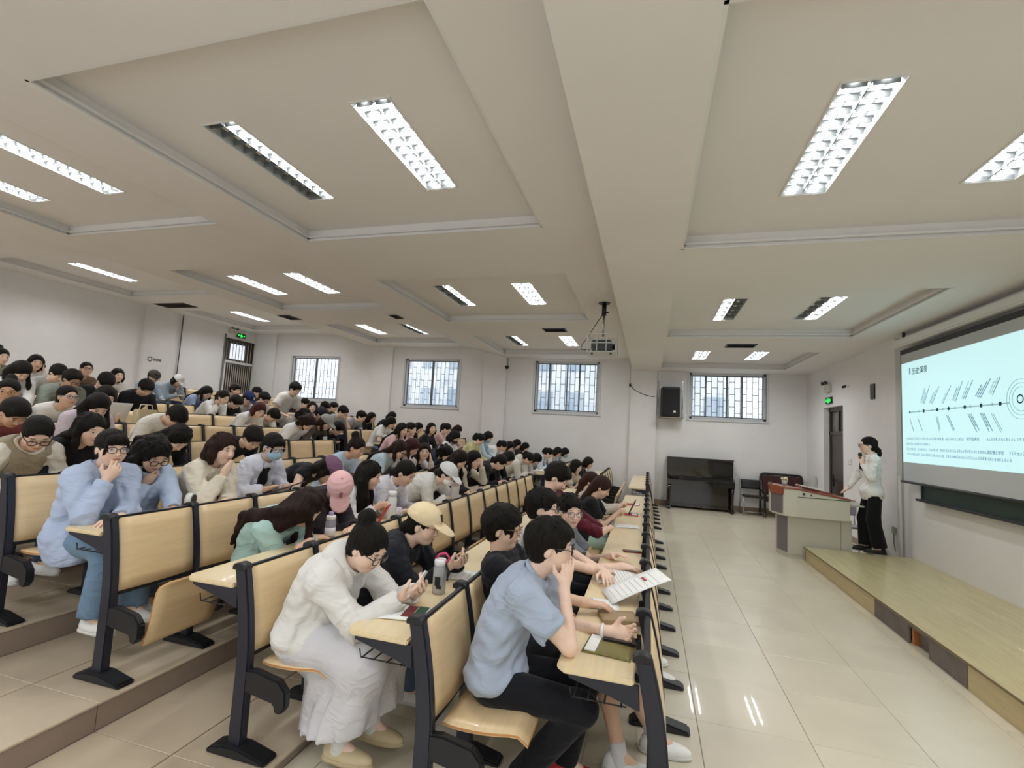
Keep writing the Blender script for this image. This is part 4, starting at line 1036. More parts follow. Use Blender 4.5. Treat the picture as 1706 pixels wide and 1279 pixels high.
# ================================================================ folding chair by the piano
def folding_chair(loc, rz, label):
    r = empty('folding_chair', loc, rz); tag(r, label, 'chair')
    m_pad = mat('black_vinyl', (28, 30, 30), rough=.5)
    MB().box(-.21, -.215, .435, .21, .2, .465).build('seat', m_pad, r, bevel=.012)
    MB().grid(lambda u, v: ((u - .5) * .43, .20 + .05 * v - .02 * math.sin(math.pi * u), .60 + .22 * v), 8, 4, thick=(0, .018, 0)).build('backrest', m_pad, r)
    for s in (-1, 1):
        MB().tube([(s * .225, -.23, 0), (s * .225, -.17, .42), (s * .225, .16, .44)], .011, 8).build('leg', m_chrome, r)
        MB().tube([(s * .235, .27, 0), (s * .235, .17, .44), (s * .235, .27, .83)], .011, 8).build('leg', m_chrome, r)
    MB().tube([(-.225, -.22, .1), (.225, -.22, .1)], .009, 8).build('stretcher', m_chrome, r)
    MB().tube([(-.225, -.17, .42), (.225, -.17, .42)], .009, 8).build('front_rail', m_chrome, r)
    return r
folding_chair((2.42, 12.9, 0), 0, 'black folding chair with steel legs between piano and lectern')
# wide dark red seat with black frame against the wall
r = empty('armchair', (3.1, 13.0, 0)); tag(r, 'wide black-framed seat with dark red back behind the lectern', 'chair')
m_red = mat('dark_red_leather', (66, 28, 30), rough=.35)
fr = [(-.45, .18, .0), (-.45, .2, .9), (-.43, .21, .965), (-.38, .21, .985), (.38, .21, .985), (.43, .21, .965), (.45, .2, .9), (.45, .18, 0)]
MB().tube(fr, .03, 10).build('back_frame', m_black, r)
MB().box(-.43, .16, .5, .43, .22, .95).build('backrest', m_red, r, bevel=.02)
MB().box(-.43, -.3, .36, .43, .18, .45).build('seat', m_red, r, bevel=.03)
for s in (-1, 1):
    MB().tube([(s * .45, .18, .6), (s * .45, -.28, .6), (s * .45, -.3, .55), (s * .45, -.3, 0)], .025, 8).build('arm', m_black, r)

# ================================================================ lectern
m_lb = mat('lectern_beige', (206, 203, 186), rough=.4, var=.03, vscale=2)
m_lb2 = mat('lectern_lower_beige', (196, 192, 176), rough=.45, var=.04, vscale=2)
m_lg = mat('lectern_grey_panel', (112, 106, 112), rough=.5)
m_lr = mat('lectern_red_wood', (150, 72, 48), rough=.3, var=.12, vscale=4, stretch=(1, 8, 8), coat=.3)
r = empty('lectern', (2.45, 8.78, 0)); tag(r, 'beige metal lectern with a red wooden top beside the stage', 'lectern')
# plan: x toward the screen, y toward the windows; front faces -x
lowp = [(-.44, -.02), (-.36, -.28), (.50, -.28), (.50, .40), (-.36, .40), (-.44, .12)]
MB().prism(lowp, 'z', .05, .64).build('lower_cabinet', m_lb2, r, bevel=.01)
MB().prism([(x * .97, y * .97) for x, y in lowp], 'z', 0, .055).build('plinth', m_lb2, r)
upp = [(-.53, -.02), (-.43, -.32), (-.25, -.36), (.45, -.36), (.45, .46), (-.43, .46), (-.53, .16)]
n = len(upp)
b = MB()
zt = lambda x: 1.045 - .105 * max(0, (x + .25) / .7)
b.v = [(x, y, .63) for x, y in upp] + [(x, y, zt(x)) for x, y in upp]
b.f = [tuple(range(n)), tuple(range(2 * n - 1, n - 1, -1))] + [(i, (i + 1) % n, n + (i + 1) % n, n + i) for i in range(n)]
b.sm = [False] * len(b.f)
b.build('upper_cabinet', m_lb, r, bevel=.008)
b = MB()
b.v = [(x * 1.03, y * 1.03, zt(x) - .0) for x, y in upp] + [(x * 1.03, y * 1.03, zt(x) + .022) for x, y in upp]
b.f = [tuple(range(n)), tuple(range(2 * n - 1, n - 1, -1))] + [(i, (i + 1) % n, n + (i + 1) % n, n + i) for i in range(n)]
b.sm = [False] * len(b.f)
top = b.build('top', m_lr, r, bevel=.004, seg=1)
MB().box(-.54, -.02, .98, -.515, .16, 1.09).build('front_lip', m_lr, r, bevel=.004, seg=1)
MB().prism([(-.555, -.02), (-.445, -.335), (-.43, -.33), (-.535, -.02)], 'z', .95, 1.075).build('corner_panel', m_lr, r)
MB().prism([(-.536, -.01), (-.436, -.315), (-.43, -.31), (-.53, -.01)], 'z', .66, .95).build('grey_panel', m_lg, r)
MB().prism([(-.446, -.01), (-.366, -.275), (-.36, -.27), (-.44, -.01)], 'z', .08, .63).build('grey_panel', m_lg, r)
MB().box(-.24, -.365, .93, .45, -.36, .938).build('seam', m_dark, r)
for i, x in enumerate((-.16, -.06)):
    MB().lathe([(.018 - .006 * i, 0), (.018 - .006 * i, .012)], 12).build('lock', m_dark, r, (x, -.36, .985 - .012 * i), (math.pi / 2, 0, 0))
for i in range(11):
    MB().box(-.10 + i * .025, -.284, .12, -.088 + i * .025, -.279, .155).build('vent_slot', m_lg, r)
MB().box(.35, -.285, .06, .353, -.279, .63).build('seam', m_lg, r)
MB().prism([(-.1, 1.04), (.3, .985), (.3, 1.0), (-.1, 1.075)], 'y', -.05, .35).build('flip_panel', m_lr, r, bevel=.006)
# drawer shelf on the presenter side
MB().box(.45, -.3, .85, .75, .25, .875).build('side_shelf', m_lb2, r, bevel=.006)
# things on it
tp = 1.07
r2 = empty('flower_pot', (2.10, 8.72, tp)); tag(r2, 'small pale cup of flowers on the lectern', 'pot')
MB().lathe([(.03, 0), (.045, .08), (.04, .082)], 14).build('cup', mat('cup_glassy', (200, 205, 195), rough=.2), r2)
fb = MB()
for i in range(9):
    a = i * 2.4; rr = .012 + .03 * random.random()
    fb.lathe([(.006, 0), (.018, .012), (.016, .026), (.004, .034)], 8, (rr * math.cos(a), rr * math.sin(a), .075 + .025 * random.random()))
o = fb.build('flowers', mat('petal_cream', (235, 228, 190), rough=.7), r2); o['kind'] = 'stuff'
r2 = empty('water_bottle', (2.62, 9.0, 1.045)); tag(r2, 'clear plastic water bottle on the lectern', 'bottle')
m_pet = mat('clear_pet', (225, 235, 238), rough=.08, trans=.6, alpha=.75)
MB().lathe([(.03, 0), (.033, .01), (.033, .12), (.026, .15), (.013, .175), (.013, .19)], 14).build('bottle_body', m_pet, r2)
MB().lathe([(.016, .188), (.016, .21)], 12).build('cap', m_whitep, r2)
tag(MB().box(-.15, -.1, 0, .15, .1, .012).build('paper_stack', mat('paper_white', (240, 240, 236), rough=.7), None, (2.42, 8.66, 1.075), (0, .15, .15)), 'white papers lying on the lectern top', 'papers')
# chair behind the lectern
r = empty('office_chair', (3.22, 9.35, 0)); tag(r, 'pale metal chair with a grey seat behind the presenter', 'chair')
m_pale = mat('pale_metal', (205, 205, 205), rough=.4)
MB().box(-.2, -.2, .43, .2, .2, .46).build('seat', mat('lavender_seat', (185, 180, 190), rough=.6), r, bevel=.01)
MB().box(-.1, .16, .6, .15, .19, .85).build('backrest', mat('lavender_back', (170, 160, 175), rough=.6), r, bevel=.01)
for sx in (-1, 1):
    for sy in (-1, 1):
        MB().tube([(sx * .19, sy * .19, 0), (sx * .17, sy * .17, .44)], .014, 8).build('leg', m_pale, r)
for sx in (-1, 1):
    MB().tube([(sx * .12, .17, .45), (sx * .12, .2, .85)], .012, 8).build('back_post', m_pale, r)
MB().tube([(-.18, -.18, .18), (.18, -.18, .18)], .01, 8).build('stretcher', m_pale, r)
# ================================================================ people: signed-distance bodies turned into meshes
class Prim:
    __slots__ = ('kind', 'a', 'b', 'ra', 'rb', 'R', 'rad', 'lo', 'hi')
def cone(a, b, ra, rb=None):
    p = Prim(); p.kind = 0
    p.a = np.asarray(a, float); p.b = np.asarray(b, float); p.ra = ra; p.rb = ra if rb is None else rb
    m = max(p.ra, p.rb)
    p.lo = np.minimum(p.a, p.b) - m; p.hi = np.maximum(p.a, p.b) + m
    return p
def ell(c, rad, R=None):
    p = Prim(); p.kind = 1
    p.a = np.asarray(c, float); p.rad = np.asarray(rad, float); p.R = np.eye(3) if R is None else np.asarray(R, float)
    e = np.sqrt(((p.R * p.rad[None, :]) ** 2).sum(1))
    p.lo = p.a - e; p.hi = p.a + e
    return p
def prim_eval(p, X, Y, Z):
    if p.kind == 0:
        ba = p.b - p.a; bb = float(ba @ ba) + 1e-9
        x = X - p.a[0]; y = Y - p.a[1]; z = Z - p.a[2]
        h = np.clip((x * ba[0] + y * ba[1] + z * ba[2]) / bb, 0, 1)
        return np.sqrt((x - h * ba[0]) ** 2 + (y - h * ba[1]) ** 2 + (z - h * ba[2]) ** 2) - (p.ra + (p.rb - p.ra) * h)
    x = X - p.a[0]; y = Y - p.a[1]; z = Z - p.a[2]
    R = p.R; r = p.rad
    q0 = (x * R[0, 0] + y * R[1, 0] + z * R[2, 0]) / r[0]
    q1 = (x * R[0, 1] + y * R[1, 1] + z * R[2, 1]) / r[1]
    q2 = (x * R[0, 2] + y * R[1, 2] + z * R[2, 2]) / r[2]
    k0 = np.sqrt(q0 * q0 + q1 * q1 + q2 * q2)
    k1 = np.sqrt((q0 / r[0]) ** 2 + (q1 / r[1]) ** 2 + (q2 / r[2]) ** 2) + 1e-6
    return k0 * (k0 - 1) / k1
class Field:
    def __init__(s, lo, hi, h):
        s.h = h; s.lo = np.asarray(lo, np.float32)
        s.n = np.ceil((np.asarray(hi) - np.asarray(lo)) / h).astype(int) + 1
        s.F = np.full(s.n, 1.0, np.float32)
        s.ax = [(s.lo[i] + h * np.arange(s.n[i])).astype(np.float32) for i in range(3)]
    def _blk(s, lo, hi, m):
        a = [max(0, int(math.floor((lo[i] - m - s.lo[i]) / s.h))) for i in range(3)]
        b = [min(int(s.n[i]), int(math.ceil((hi[i] + m - s.lo[i]) / s.h)) + 1) for i in range(3)]
        if any(b[i] <= a[i] for i in range(3)):
            return None
        sl = tuple(slice(a[i], b[i]) for i in range(3))
        return sl, s.ax[0][sl[0]][:, None, None], s.ax[1][sl[1]][None, :, None], s.ax[2][sl[2]][None, None, :]
    def add(s, p, k=.02):
        t = s._blk(p.lo, p.hi, k + 2 * s.h)
        if t is None: return s
        sl, X, Y, Z = t
        d = prim_eval(p, X, Y, Z).astype(np.float32)
        A = s.F[sl]
        if k > 0:
            hh = np.clip(.5 + .5 * (A - d) / k, 0, 1)
            s.F[sl] = A + (d - A) * hh - k * hh * (1 - hh)
        else:
            s.F[sl] = np.minimum(A, d)
        return s
    def sub(s, p, k=.006):
        t = s._blk(p.lo, p.hi, k + 2 * s.h)
        if t is None: return s
        sl, X, Y, Z = t
        d = -prim_eval(p, X, Y, Z).astype(np.float32)
        A = s.F[sl]
        hh = np.clip(.5 - .5 * (A - d) / max(k, 1e-4), 0, 1)
        s.F[sl] = A + (d - A) * hh + k * hh * (1 - hh)
        return s
    def cut(s, pt, nrm):
        """remove everything on the +nrm side of the plane through pt"""
        X = s.ax[0][:, None, None]; Y = s.ax[1][None, :, None]; Z = s.ax[2][None, None, :]
        d = (X - pt[0]) * nrm[0] + (Y - pt[1]) * nrm[1] + (Z - pt[2]) * nrm[2]
        s.F = np.maximum(s.F, d.astype(np.float32)); return s
    def ripple(s, fn):
        X = s.ax[0][:, None, None]; Y = s.ax[1][None, :, None]; Z = s.ax[2][None, None, :]
        s.F = s.F + fn(X, Y, Z).astype(np.float32); return s
    def nets(s):
        F = s.F; ins = F < 0
        nx, ny, nz = F.shape
        c = ins[:-1, :-1, :-1].astype(np.int8)
        for dx, dy, dz in ((1, 0, 0), (0, 1, 0), (1, 1, 0), (0, 0, 1), (1, 0, 1), (0, 1, 1), (1, 1, 1)):
            c = c + ins[dx:nx - 1 + dx, dy:ny - 1 + dy, dz:nz - 1 + dz]
        act = (c > 0) & (c < 8)
        I = np.argwhere(act)
        if len(I) == 0:
            return np.zeros((0, 3)), np.zeros((0, 4), int)
        idx = np.full(act.shape, -1, np.int64); idx[act] = np.arange(len(I))
        cor = np.array([(0, 0, 0), (1, 0, 0), (0, 1, 0), (1, 1, 0), (0, 0, 1), (1, 0, 1), (0, 1, 1), (1, 1, 1)])
        V = np.stack([F[I[:, 0] + d[0], I[:, 1] + d[1], I[:, 2] + d[2]] for d in cor], 1)
        P = np.zeros((len(I), 3)); C = np.zeros(len(I))
        for a, b in ((0, 1), (2, 3), (4, 5), (6, 7), (0, 2), (1, 3), (4, 6), (5, 7), (0, 4), (1, 5), (2, 6), (3, 7)):
            va, vb = V[:, a], V[:, b]
            x = (va < 0) != (vb < 0)
            t = np.where(x, va / np.where(x, va - vb, 1), 0)
            P += np.where(x[:, None], cor[a] + (cor[b] - cor[a]) * t[:, None], 0); C += x
        P = (P / C[:, None] + I) * s.h + s.lo
        Q = []
        for ax in range(3):
            u, v = (ax + 1) % 3, (ax + 2) % 3
            sh = [slice(None)] * 3; sh2 = [slice(None)] * 3
            sh[ax] = slice(0, -1); sh2[ax] = slice(1, None)
            A = ins[tuple(sh)]; B = ins[tuple(sh2)]
            E = np.argwhere(A != B)
            ok = (E[:, u] > 0) & (E[:, v] > 0) & (E[:, u] < F.shape[u] - 1) & (E[:, v] < F.shape[v] - 1)
            E = E[ok]
            if len(E) == 0: continue
            def ci(du, dv):
                e = E.copy(); e[:, u] += du; e[:, v] += dv
                return idx[e[:, 0], e[:, 1], e[:, 2]]
            q = np.stack([ci(-1, -1), ci(0, -1), ci(0, 0), ci(-1, 0)], 1)
            fl = B[E[:, 0], E[:, 1], E[:, 2]]
            q[fl] = q[fl][:, ::-1]
            Q.append(q)
        Q = np.concatenate(Q) if Q else np.zeros((0, 4), int)
        return P, Q[(Q >= 0).all(1)]
def mesh_np(name, P, Q, m, attr=None):
    me = bpy.data.meshes.new(name)
    n, q = len(P), len(Q)
    me.vertices.add(n); me.loops.add(q * 4); me.polygons.add(q)
    me.vertices.foreach_set('co', np.asarray(P, np.float32).ravel())
    me.loops.foreach_set('vertex_index', np.asarray(Q, np.int32).ravel())
    me.polygons.foreach_set('loop_start', np.arange(0, q * 4, 4, dtype=np.int32))
    me.polygons.foreach_set('use_smooth', np.ones(q, bool))
    me.update(calc_edges=True)
    if m is not None: me.materials.append(m)
    if attr is not None:
        at = me.attributes.new('hc', 'FLOAT_VECTOR', 'POINT')
        at.data.foreach_set('vector', np.asarray(attr, np.float32).ravel())
    return me
def field_of(prims, h, pad=.03):
    lo = np.min([p.lo for p in prims], 0) - pad; hi = np.max([p.hi for p in prims], 0) + pad
    return Field(lo, hi, h)

# ---------------------------------------------------------------- skin: one shader, face marks from head coordinates
def skin_mat(name, col):
    if name in MATS: return MATS[name]
    m = mat(name, col, rough=.5, spec=.35, var=.04, vscale=25)
    nt = m.node_tree; b = nt.nodes['Principled BSDF']
    base = b.inputs['Base Color'].links[0].from_socket
    at = nt.nodes.new('ShaderNodeAttribute'); at.attribute_name = 'hc'
    sep = nt.nodes.new('ShaderNodeSeparateXYZ'); nt.links.new(at.outputs['Vector'], sep.inputs[0])
    def M(op, a, b_=None, c=None):
        n = nt.nodes.new('ShaderNodeMath'); n.operation = op
        for i, v in enumerate((a, b_, c)):
            if v is None: continue
            if hasattr(v, 'links'): nt.links.new(v, n.inputs[i])
            else: n.inputs[i].default_value = v
        return n.outputs[0]
    ay = M('ABSOLUTE', sep.outputs['Y'])
    front = M('GREATER_THAN', sep.outputs['X'], .055)
    def blob(yc, zc, ry, rz, soft=.35, y=ay):
        dy = M('DIVIDE', M('SUBTRACT', y, yc), ry); dz = M('DIVIDE', M('SUBTRACT', sep.outputs['Z'], zc), rz)
        d = M('SQRT', M('ADD', M('MULTIPLY', dy, dy), M('MULTIPLY', dz, dz)))
        mr = nt.nodes.new('ShaderNodeMapRange'); mr.inputs['From Min'].default_value = 1 + soft; mr.inputs['From Max'].default_value = 1 - soft
        nt.links.new(d, mr.inputs['Value'])
        return M('MULTIPLY', mr.outputs['Result'], front)
    cur = base
    for fac, col_, amt in ((blob(.0, -.058, .021, .008, y=sep.outputs['Y']), (176, 92, 84), .8), (blob(.034, .030, .017, .0035), (46, 34, 30), .85),
                           (blob(.032, .006, .0145, .0058, .2), (225, 215, 208), .55), (blob(.032, .006, .0065, .0062, .2), (28, 20, 18), .95), (blob(.032, .0115, .0155, .0022), (30, 22, 20), .9), (blob(.045, -.03, .02, .016, .9), (226, 150, 130), .25)):
        mx = nt.nodes.new('ShaderNodeMix'); mx.data_type = 'RGBA'
        nt.links.new(M('MULTIPLY', fac, amt), mx.inputs['Factor'])
        nt.links.new(cur, mx.inputs['A']); mx.inputs['B'].default_value = lin(col_)
        cur = mx.outputs['Result']
    nt.links.new(cur, b.inputs['Base Color'])
    return m
SKINS = [skin_mat('skin_light', (236, 202, 180)), skin_mat('skin_medium', (226, 188, 162)), skin_mat('skin_tan', (206, 164, 136))]
def cloth(hexcol, kind='cotton'):
    n = 'cloth_%s_%s' % (kind, hexcol)
    if n in MATS: return MATS[n]
    rgb = [int(hexcol[q:q + 2], 16) for q in (0, 2, 4)]
    if min(rgb) > 185: rgb = [v_ * .945 for v_ in rgb]
    m = mat(n, tuple(rgb), rough=.85, spec=.2, var=.05, vscale=6, sheen=.08)
    nt = m.node_tree; b = nt.nodes['Principled BSDF']
    tc = nt.nodes.new('ShaderNodeTexCoord')
    def node(t, **kw):
        q = nt.nodes.new(t)
        for k_, v_ in kw.items(): q.inputs[k_].default_value = v_
        return q
    mp = node('ShaderNodeMapping'); mp.inputs['Rotation'].default_value = (.5, .7, .3); mp.inputs['Scale'].default_value = (1.0, 1.0, 2.1)
    nt.links.new(tc.outputs['Object'], mp.inputs['Vector'])
    nz = node('ShaderNodeTexNoise', Scale=5.5, Detail=1.2, Distortion=1.1)
    nt.links.new(mp.outputs['Vector'], nz.inputs['Vector'])
    def M(op, a, b_=None):
        q = nt.nodes.new('ShaderNodeMath'); q.operation = op
        nt.links.new(a, q.inputs[0])
        if b_ is not None: q.inputs[1].default_value = b_
        return q.outputs[0]
    ridge = M('POWER', M('SUBTRACT', M('MULTIPLY', M('ABSOLUTE', M('SUBTRACT', nz.outputs['Fac'], .5)), -5.0), -1.0), 1.6)
    cl = nt.nodes.new('ShaderNodeClamp'); nt.links.new(ridge, cl.inputs['Value'])
    bp = nt.nodes.new('ShaderNodeBump'); bp.inputs['Strength'].default_value = .30; bp.inputs['Distance'].default_value = .012
    nt.links.new(cl.outputs['Result'], bp.inputs['Height'])
    nt.links.new(bp.outputs['Normal'], b.inputs['Normal'])
    return m
def hairm(hexcol):
    return mat('hair_' + hexcol, hexcol, rough=.5, spec=.16, var=.45, vscale=14, stretch=(12, 12, 1.3), bump=.75, bscale=26)

def rotm(yaw=0, pitch=0, roll=0):
    """columns: forward, left, up of a head turned left by yaw, down by pitch, tilted to its left by roll (degrees)"""
    y, p, r = (math.radians(v) for v in (yaw, pitch, roll))
    Ry = np.array([[math.cos(y), -math.sin(y), 0], [math.sin(y), math.cos(y), 0], [0, 0, 1]])
    Rp = np.array([[math.cos(p), 0, math.sin(p)], [0, 1, 0], [-math.sin(p), 0, math.cos(p)]])
    Rr = np.array([[1, 0, 0], [0, math.cos(r), math.sin(r)], [0, -math.sin(r), math.cos(r)]])
    return Ry @ Rp @ Rr
def nrm(v):
    v = np.asarray(v, float); return v / (np.linalg.norm(v) + 1e-9)
def ik(S, T, a, b, pole):
    S = np.asarray(S, float); T = np.asarray(T, float)
    d = T - S; L = np.linalg.norm(d); u = d / (L + 1e-9)
    L2 = min(L, (a + b) * .992); T = S + u * L2
    ca = (a * a + L2 * L2 - b * b) / (2 * a * L2); ca = max(-1, min(1, ca))
    pp = np.asarray(pole, float); pp = pp - u * (pp @ u); pp = nrm(pp)
    return S + u * a * ca + pp * a * math.sqrt(max(0, 1 - ca * ca)), T
def hand_prims(W, f, n, right, curl=.35, fine=True, s=1.0):
    W = np.asarray(W, float); f = nrm(f); n = np.asarray(n, float); n = nrm(n - f * (n @ f))
    t = np.cross(f, n) if right else np.cross(n, f)
    R = np.stack([f, t, n], 1)
    out = [(ell(W + f * .045 * s, (.05 * s, .040 * s, .018 * s), R), .012), (cone(W - f * .02, W + f * .02, .026 * s, .024 * s), .015)]
    if not fine:
        c = curl
        out.append((ell(W + f * .10 * s + n * .02 * c, (.045 * s, .034 * s, .015 * s), R), .012))
        out.append((cone(W + f * .03 + t * .03, W + f * .075 + t * .05, .012, .010), .01))
        return out
    for i, L in enumerate((.070, .078, .072, .056)):
        B = W + (f * (.083 - .004 * abs(i - 1)) + t * (.029 - .0195 * i)) * s
        c1 = curl * (.7 + .12 * i); c2 = c1 + curl * 1.1; c3 = c2 + curl * .8
        sp = t * (.10 - .07 * i)
        p = B
        for L_, c, r0, r1 in ((.45, c1, .0098, .0088), (.32, c2, .0088, .0078), (.25, c3, .0078, .0066)):
            q = p + nrm(f * math.cos(c) + n * math.sin(c) + sp * math.cos(c)) * L * 1.0 * L_ * 1.25 * s
            out.append((cone(p, q, r0 * s, r1 * s), .0035)); p = q
    B = W + (f * .022 + t * .026) * s
    M_ = B + nrm(f * .6 + t * .7 + n * .25) * .045 * s
    out.append((cone(B, M_, .014 * s, .0115 * s), .008)); out.append((cone(M_, M_ + nrm(f * .9 + t * .15 + n * (.2 + curl)) * .036 * s, .0112 * s, .0085 * s), .004))
    return out
def torus_pts(c, ax, R, n=14):
    ax = nrm(ax); a = nrm(np.cross(ax, (0, 1, .2))); b = np.cross(ax, a)
    return [c + R * (a * math.cos(2 * math.pi * i / n) + b * math.sin(2 * math.pi * i / n)) for i in range(n + 1)]
PERSONS = []
def person(spec):
    """spec: dict. Builds one figure: top-level mesh 'person' (skin), children hair, top, trousers, shoes ..."""
    g = spec.get
    h = g('h', .012)                       # voxel size
    fine = h < .0115
    male = g('male', False)
    sz = g('size', 1.0) * 1.05
    seat = g('seat', .43)
    standing = g('standing', False)
    C0 = np.array((0, 0, seat + .085)) if not standing else np.array((0, 0, g('hip', .86)))
    Hc = np.array(g('head'), float)        # head centre (x fwd, y left, z up from floor)
    Rh = rotm(g('yaw', 0), g('pitch', 15), g('roll', 0))
    hl = lambda x, y, z: Hc + Rh @ (np.array((x, y, z)) * sz)
    hr = lambda *r: tuple(np.array(r) * sz)
    td = nrm(Hc - C0)
    N = Hc - .145 * sz * nrm(.55 * Rh[:, 2] + .6 * td + .25 * Rh[:, 0])
    back = nrm(np.array((-td[2], 0, td[0])))
    lean = math.atan2(td[0], td[2])
    bul = g('bulge', .022 + .065 * max(0, lean))
    mid = (C0 + N) / 2 + back * bul * 2
    bez = lambda t: (1 - t) ** 2 * C0 + 2 * t * (1 - t) * mid + t * t * N
    dbz = lambda t: nrm(2 * (1 - t) * (mid - C0) + 2 * t * (N - mid))
    ty = math.radians(g('twist', 0))
    lat = np.array((-math.sin(ty), math.cos(ty), 0))
    sw = (.188 if male else .165) * g('wide', 1.0)
    upper = dbz(.9)
    SC = bez(.92) - upper * .012
    shrug = g('shrug', (0, 0))
    Sr = SC - lat * sw + upper * shrug[0] + np.cross(lat, upper) * 0.0; Sl = SC + lat * sw + upper * shrug[1]
    fw = nrm(np.cross(lat, upper))
    Sr = Sr + fw * g('sfwd', .03); Sl = Sl + fw * g('sfwd', .03)
    ua, fa = (.285, .255) if male else (.265, .24)
    # arms ------------------------------------------------------
    arms = []
    for side, S in ((-1, Sr), (1, Sl)):
        a = g('R' if side < 0 else 'L')
        T = np.array(a['to'], float) if 'to' in a else hl(*a['hl'])
        pole = np.array(a.get('pole', (-.3, side * .6, -1.0)), float)
        E, Wt = ik(S, T, ua, fa, pole)
        f = nrm(Wt - E)
        if 'f' in a: f = nrm(np.array(a['f'], float))
        if 'fh' in a: f = nrm(Rh @ np.array(a['fh'], float))
        n = np.array(a.get('n', (0, 0, -1)), float)
        if 'nh' in a: n = Rh @ np.array(a['nh'], float)
        arms.append((side, S, E, Wt, f, n, a.get('curl', .35)))
    spec['_wr'] = {s_: (W_, f_, n_) for s_, S_, E_, W_, f_, n_, c_ in arms}
    # legs ------------------------------------------------------
    legs = []
    if standing:
        for side in (-1, 1):
            an = np.array(g('ankles')[0 if side < 0 else 1], float)
            hp = C0 + np.array((0, side * .085, -.02))
            dl = float(np.linalg.norm(an - hp)) * .502
            K, A = ik(hp, an, dl, dl, (1, side * .1, 0))
            legs.append((hp, K, A))
    else:
        kn = g('knees', ((.42, -.11), (.42, .11))); an = g('ankles', ((.38, -.12), (.38, .12)))
        for i, side in ((0, -1), (1, 1)):
            kz = kn[i][2] if len(kn[i]) > 2 else seat + .06
            az = an[i][2] if len(an[i]) > 2 else .085
            legs.append((C0 + np.array((.02, side * .085, -.01)), np.array((kn[i][0], kn[i][1], kz)), np.array((an[i][0], an[i][1], az))))
    # torso profile (t, depth, width, along)
    wd = g('wide', 1.0)
    if male: TP = [(.06, .110, .165, .10), (.28, .105, .150, .10), (.50, .108, .160, .10), (.72, .112, .172, .10), (.88, .085, .150, .07)]
    else:    TP = [(.04, .110, .165, .10), (.28, .095, .135, .10), (.50, .098, .138, .10), (.70, .108, .150, .09), (.87, .078, .130, .07)]
    def torso(F, e, k=.05, scale=1.0):
        for t, d, w, a in TP:
            u = dbz(t); f_ = nrm(np.cross(lat, u))
            F.add(ell(bez(t), ((d * wd + e) * scale, (w * wd + e) * scale, a + e), np.stack([f_, lat, u], 1)), k)
        F.add(cone(SC - lat * (sw - .02) + fw * .012, SC + lat * (sw - .02) + fw * .012, .05 * scale + e * .6), k)
        if not male:
            for s in (-1, 1):
                c = bez(.62) + fw * (.07 * wd) + lat * s * .062
                F.add(ell(c, np.array((.055, .06, .058)) * scale + e * .8), .04)
        F.add(cone(SC, N + nrm(Hc - N) * .02, .07 * scale, .055 * scale), .03) if e == 0 else None
    # ---------- skin
    skm = SKINS[g('skin', 0)]
    lo = np.minimum.reduce([C0, Hc, *[x for a in arms for x in (a[1], a[2], a[3])], *[x for l in legs for x in l]]) - .25
    hi = np.maximum.reduce([C0, Hc, *[x for a in arms for x in (a[1], a[2], a[3])], *[x for l in legs for x in l]]) + .25
    hb = h * (1.25 if (fine and g('top', ('long',))[0] == 'short') else 1.6)
    F = Field(lo, hi, hb)
    torso(F, -.035, .05, .92)
    F.add(cone(SC, hl(-.02, 0, -.06), .058, .05 if not male else .056), .03)
    for side, S, E, W, f, n, cu in arms:
        F.add(cone(S, E, .043 * (1.1 if male else 1), .037), .03); F.add(cone(E, W, .037 * (1.08 if male else 1), .0255), .015)
        if not fine:
            for p, k in hand_prims(W, f, n, side < 0, cu, False): F.add(p, k)
    for hp, K, A in legs:
        F.add(cone(hp, K, .07, .052), .03); F.add(cone(K, K + (A - K) * .4 + np.array((-.008, 0, 0)), .048, .048), .02); F.add(cone(K + (A - K) * .4 + np.array((-.008, 0, 0)), A, .048, .034), .02)
        F.add(cone(A, A + np.array((.1, 0, -.045)), .032, .024), .02)
    F.cut(hl(0, 0, -.085) , Rh[:, 2]) if False else None
    P0, Q0 = F.nets()
    # head (finer)
    hh = min(h * .62, .0128)
    HF = Field(Hc - .20, Hc + .20, hh)
    fs = g('face', 1.0)
    HF.add(ell(hl(-.012, 0, .028), hr(.094, .0755, .088), Rh), .02)
    HF.add(ell(hl(.026, 0, -.026), hr(.064, .0635 * fs, .086), Rh), .03)
    HF.add(ell(hl(.046, 0, -.086), hr(.034, .036 * fs, .027), Rh), .025)
    for s in (-1, 1):
        HF.add(ell(hl(.050, s * .036, -.032), hr(.034, .028, .034), Rh), .02)
        HF.add(ell(hl(.078, s * .033, .026), hr(.012, .022, .009), Rh), .014)
    HF.add(cone(hl(.086, 0, .008), hl(.101, 0, -.026), .0075 * sz, .0125 * sz), .010)
    for s in (-1, 1):
        HF.add(ell(hl(.092, s * .012, -.030), hr(.010, .008, .007), Rh), .008)
    HF.add(ell(hl(.085, 0, -.053), hr(.012, .022, .0055), Rh), .006); HF.add(ell(hl(.083, 0, -.064), hr(.012, .019, .006), Rh), .006)
    for s in (-1, 1):
        HF.sub(ell(hl(.101, s * .032, .008), hr(.016, .019, .012), Rh), .008)
        HF.add(ell(hl(.076, s * .032, .007), hr(.0145, .0155, .0125), Rh), .004)
        HF.add(ell(hl(-.006, s * .0765, -.008), hr(.018, .0085, .031), Rh @ rotm(0, 12, 0)), .006)
    HF.add(cone(SC, hl(-.02, 0, -.06), .058, .05 if not male else .056), .03)
    HF.cut(hl(-.02, 0, -.06) + nrm(SC - hl(-.02, 0, -.06)) * .07, nrm(SC - hl(-.02, 0, -.06)))
    P1, Q1 = HF.nets()
    Ps, Qs, n_ = [P0, P1], [Q0, Q1 + len(P0)], len(P0) + len(P1)
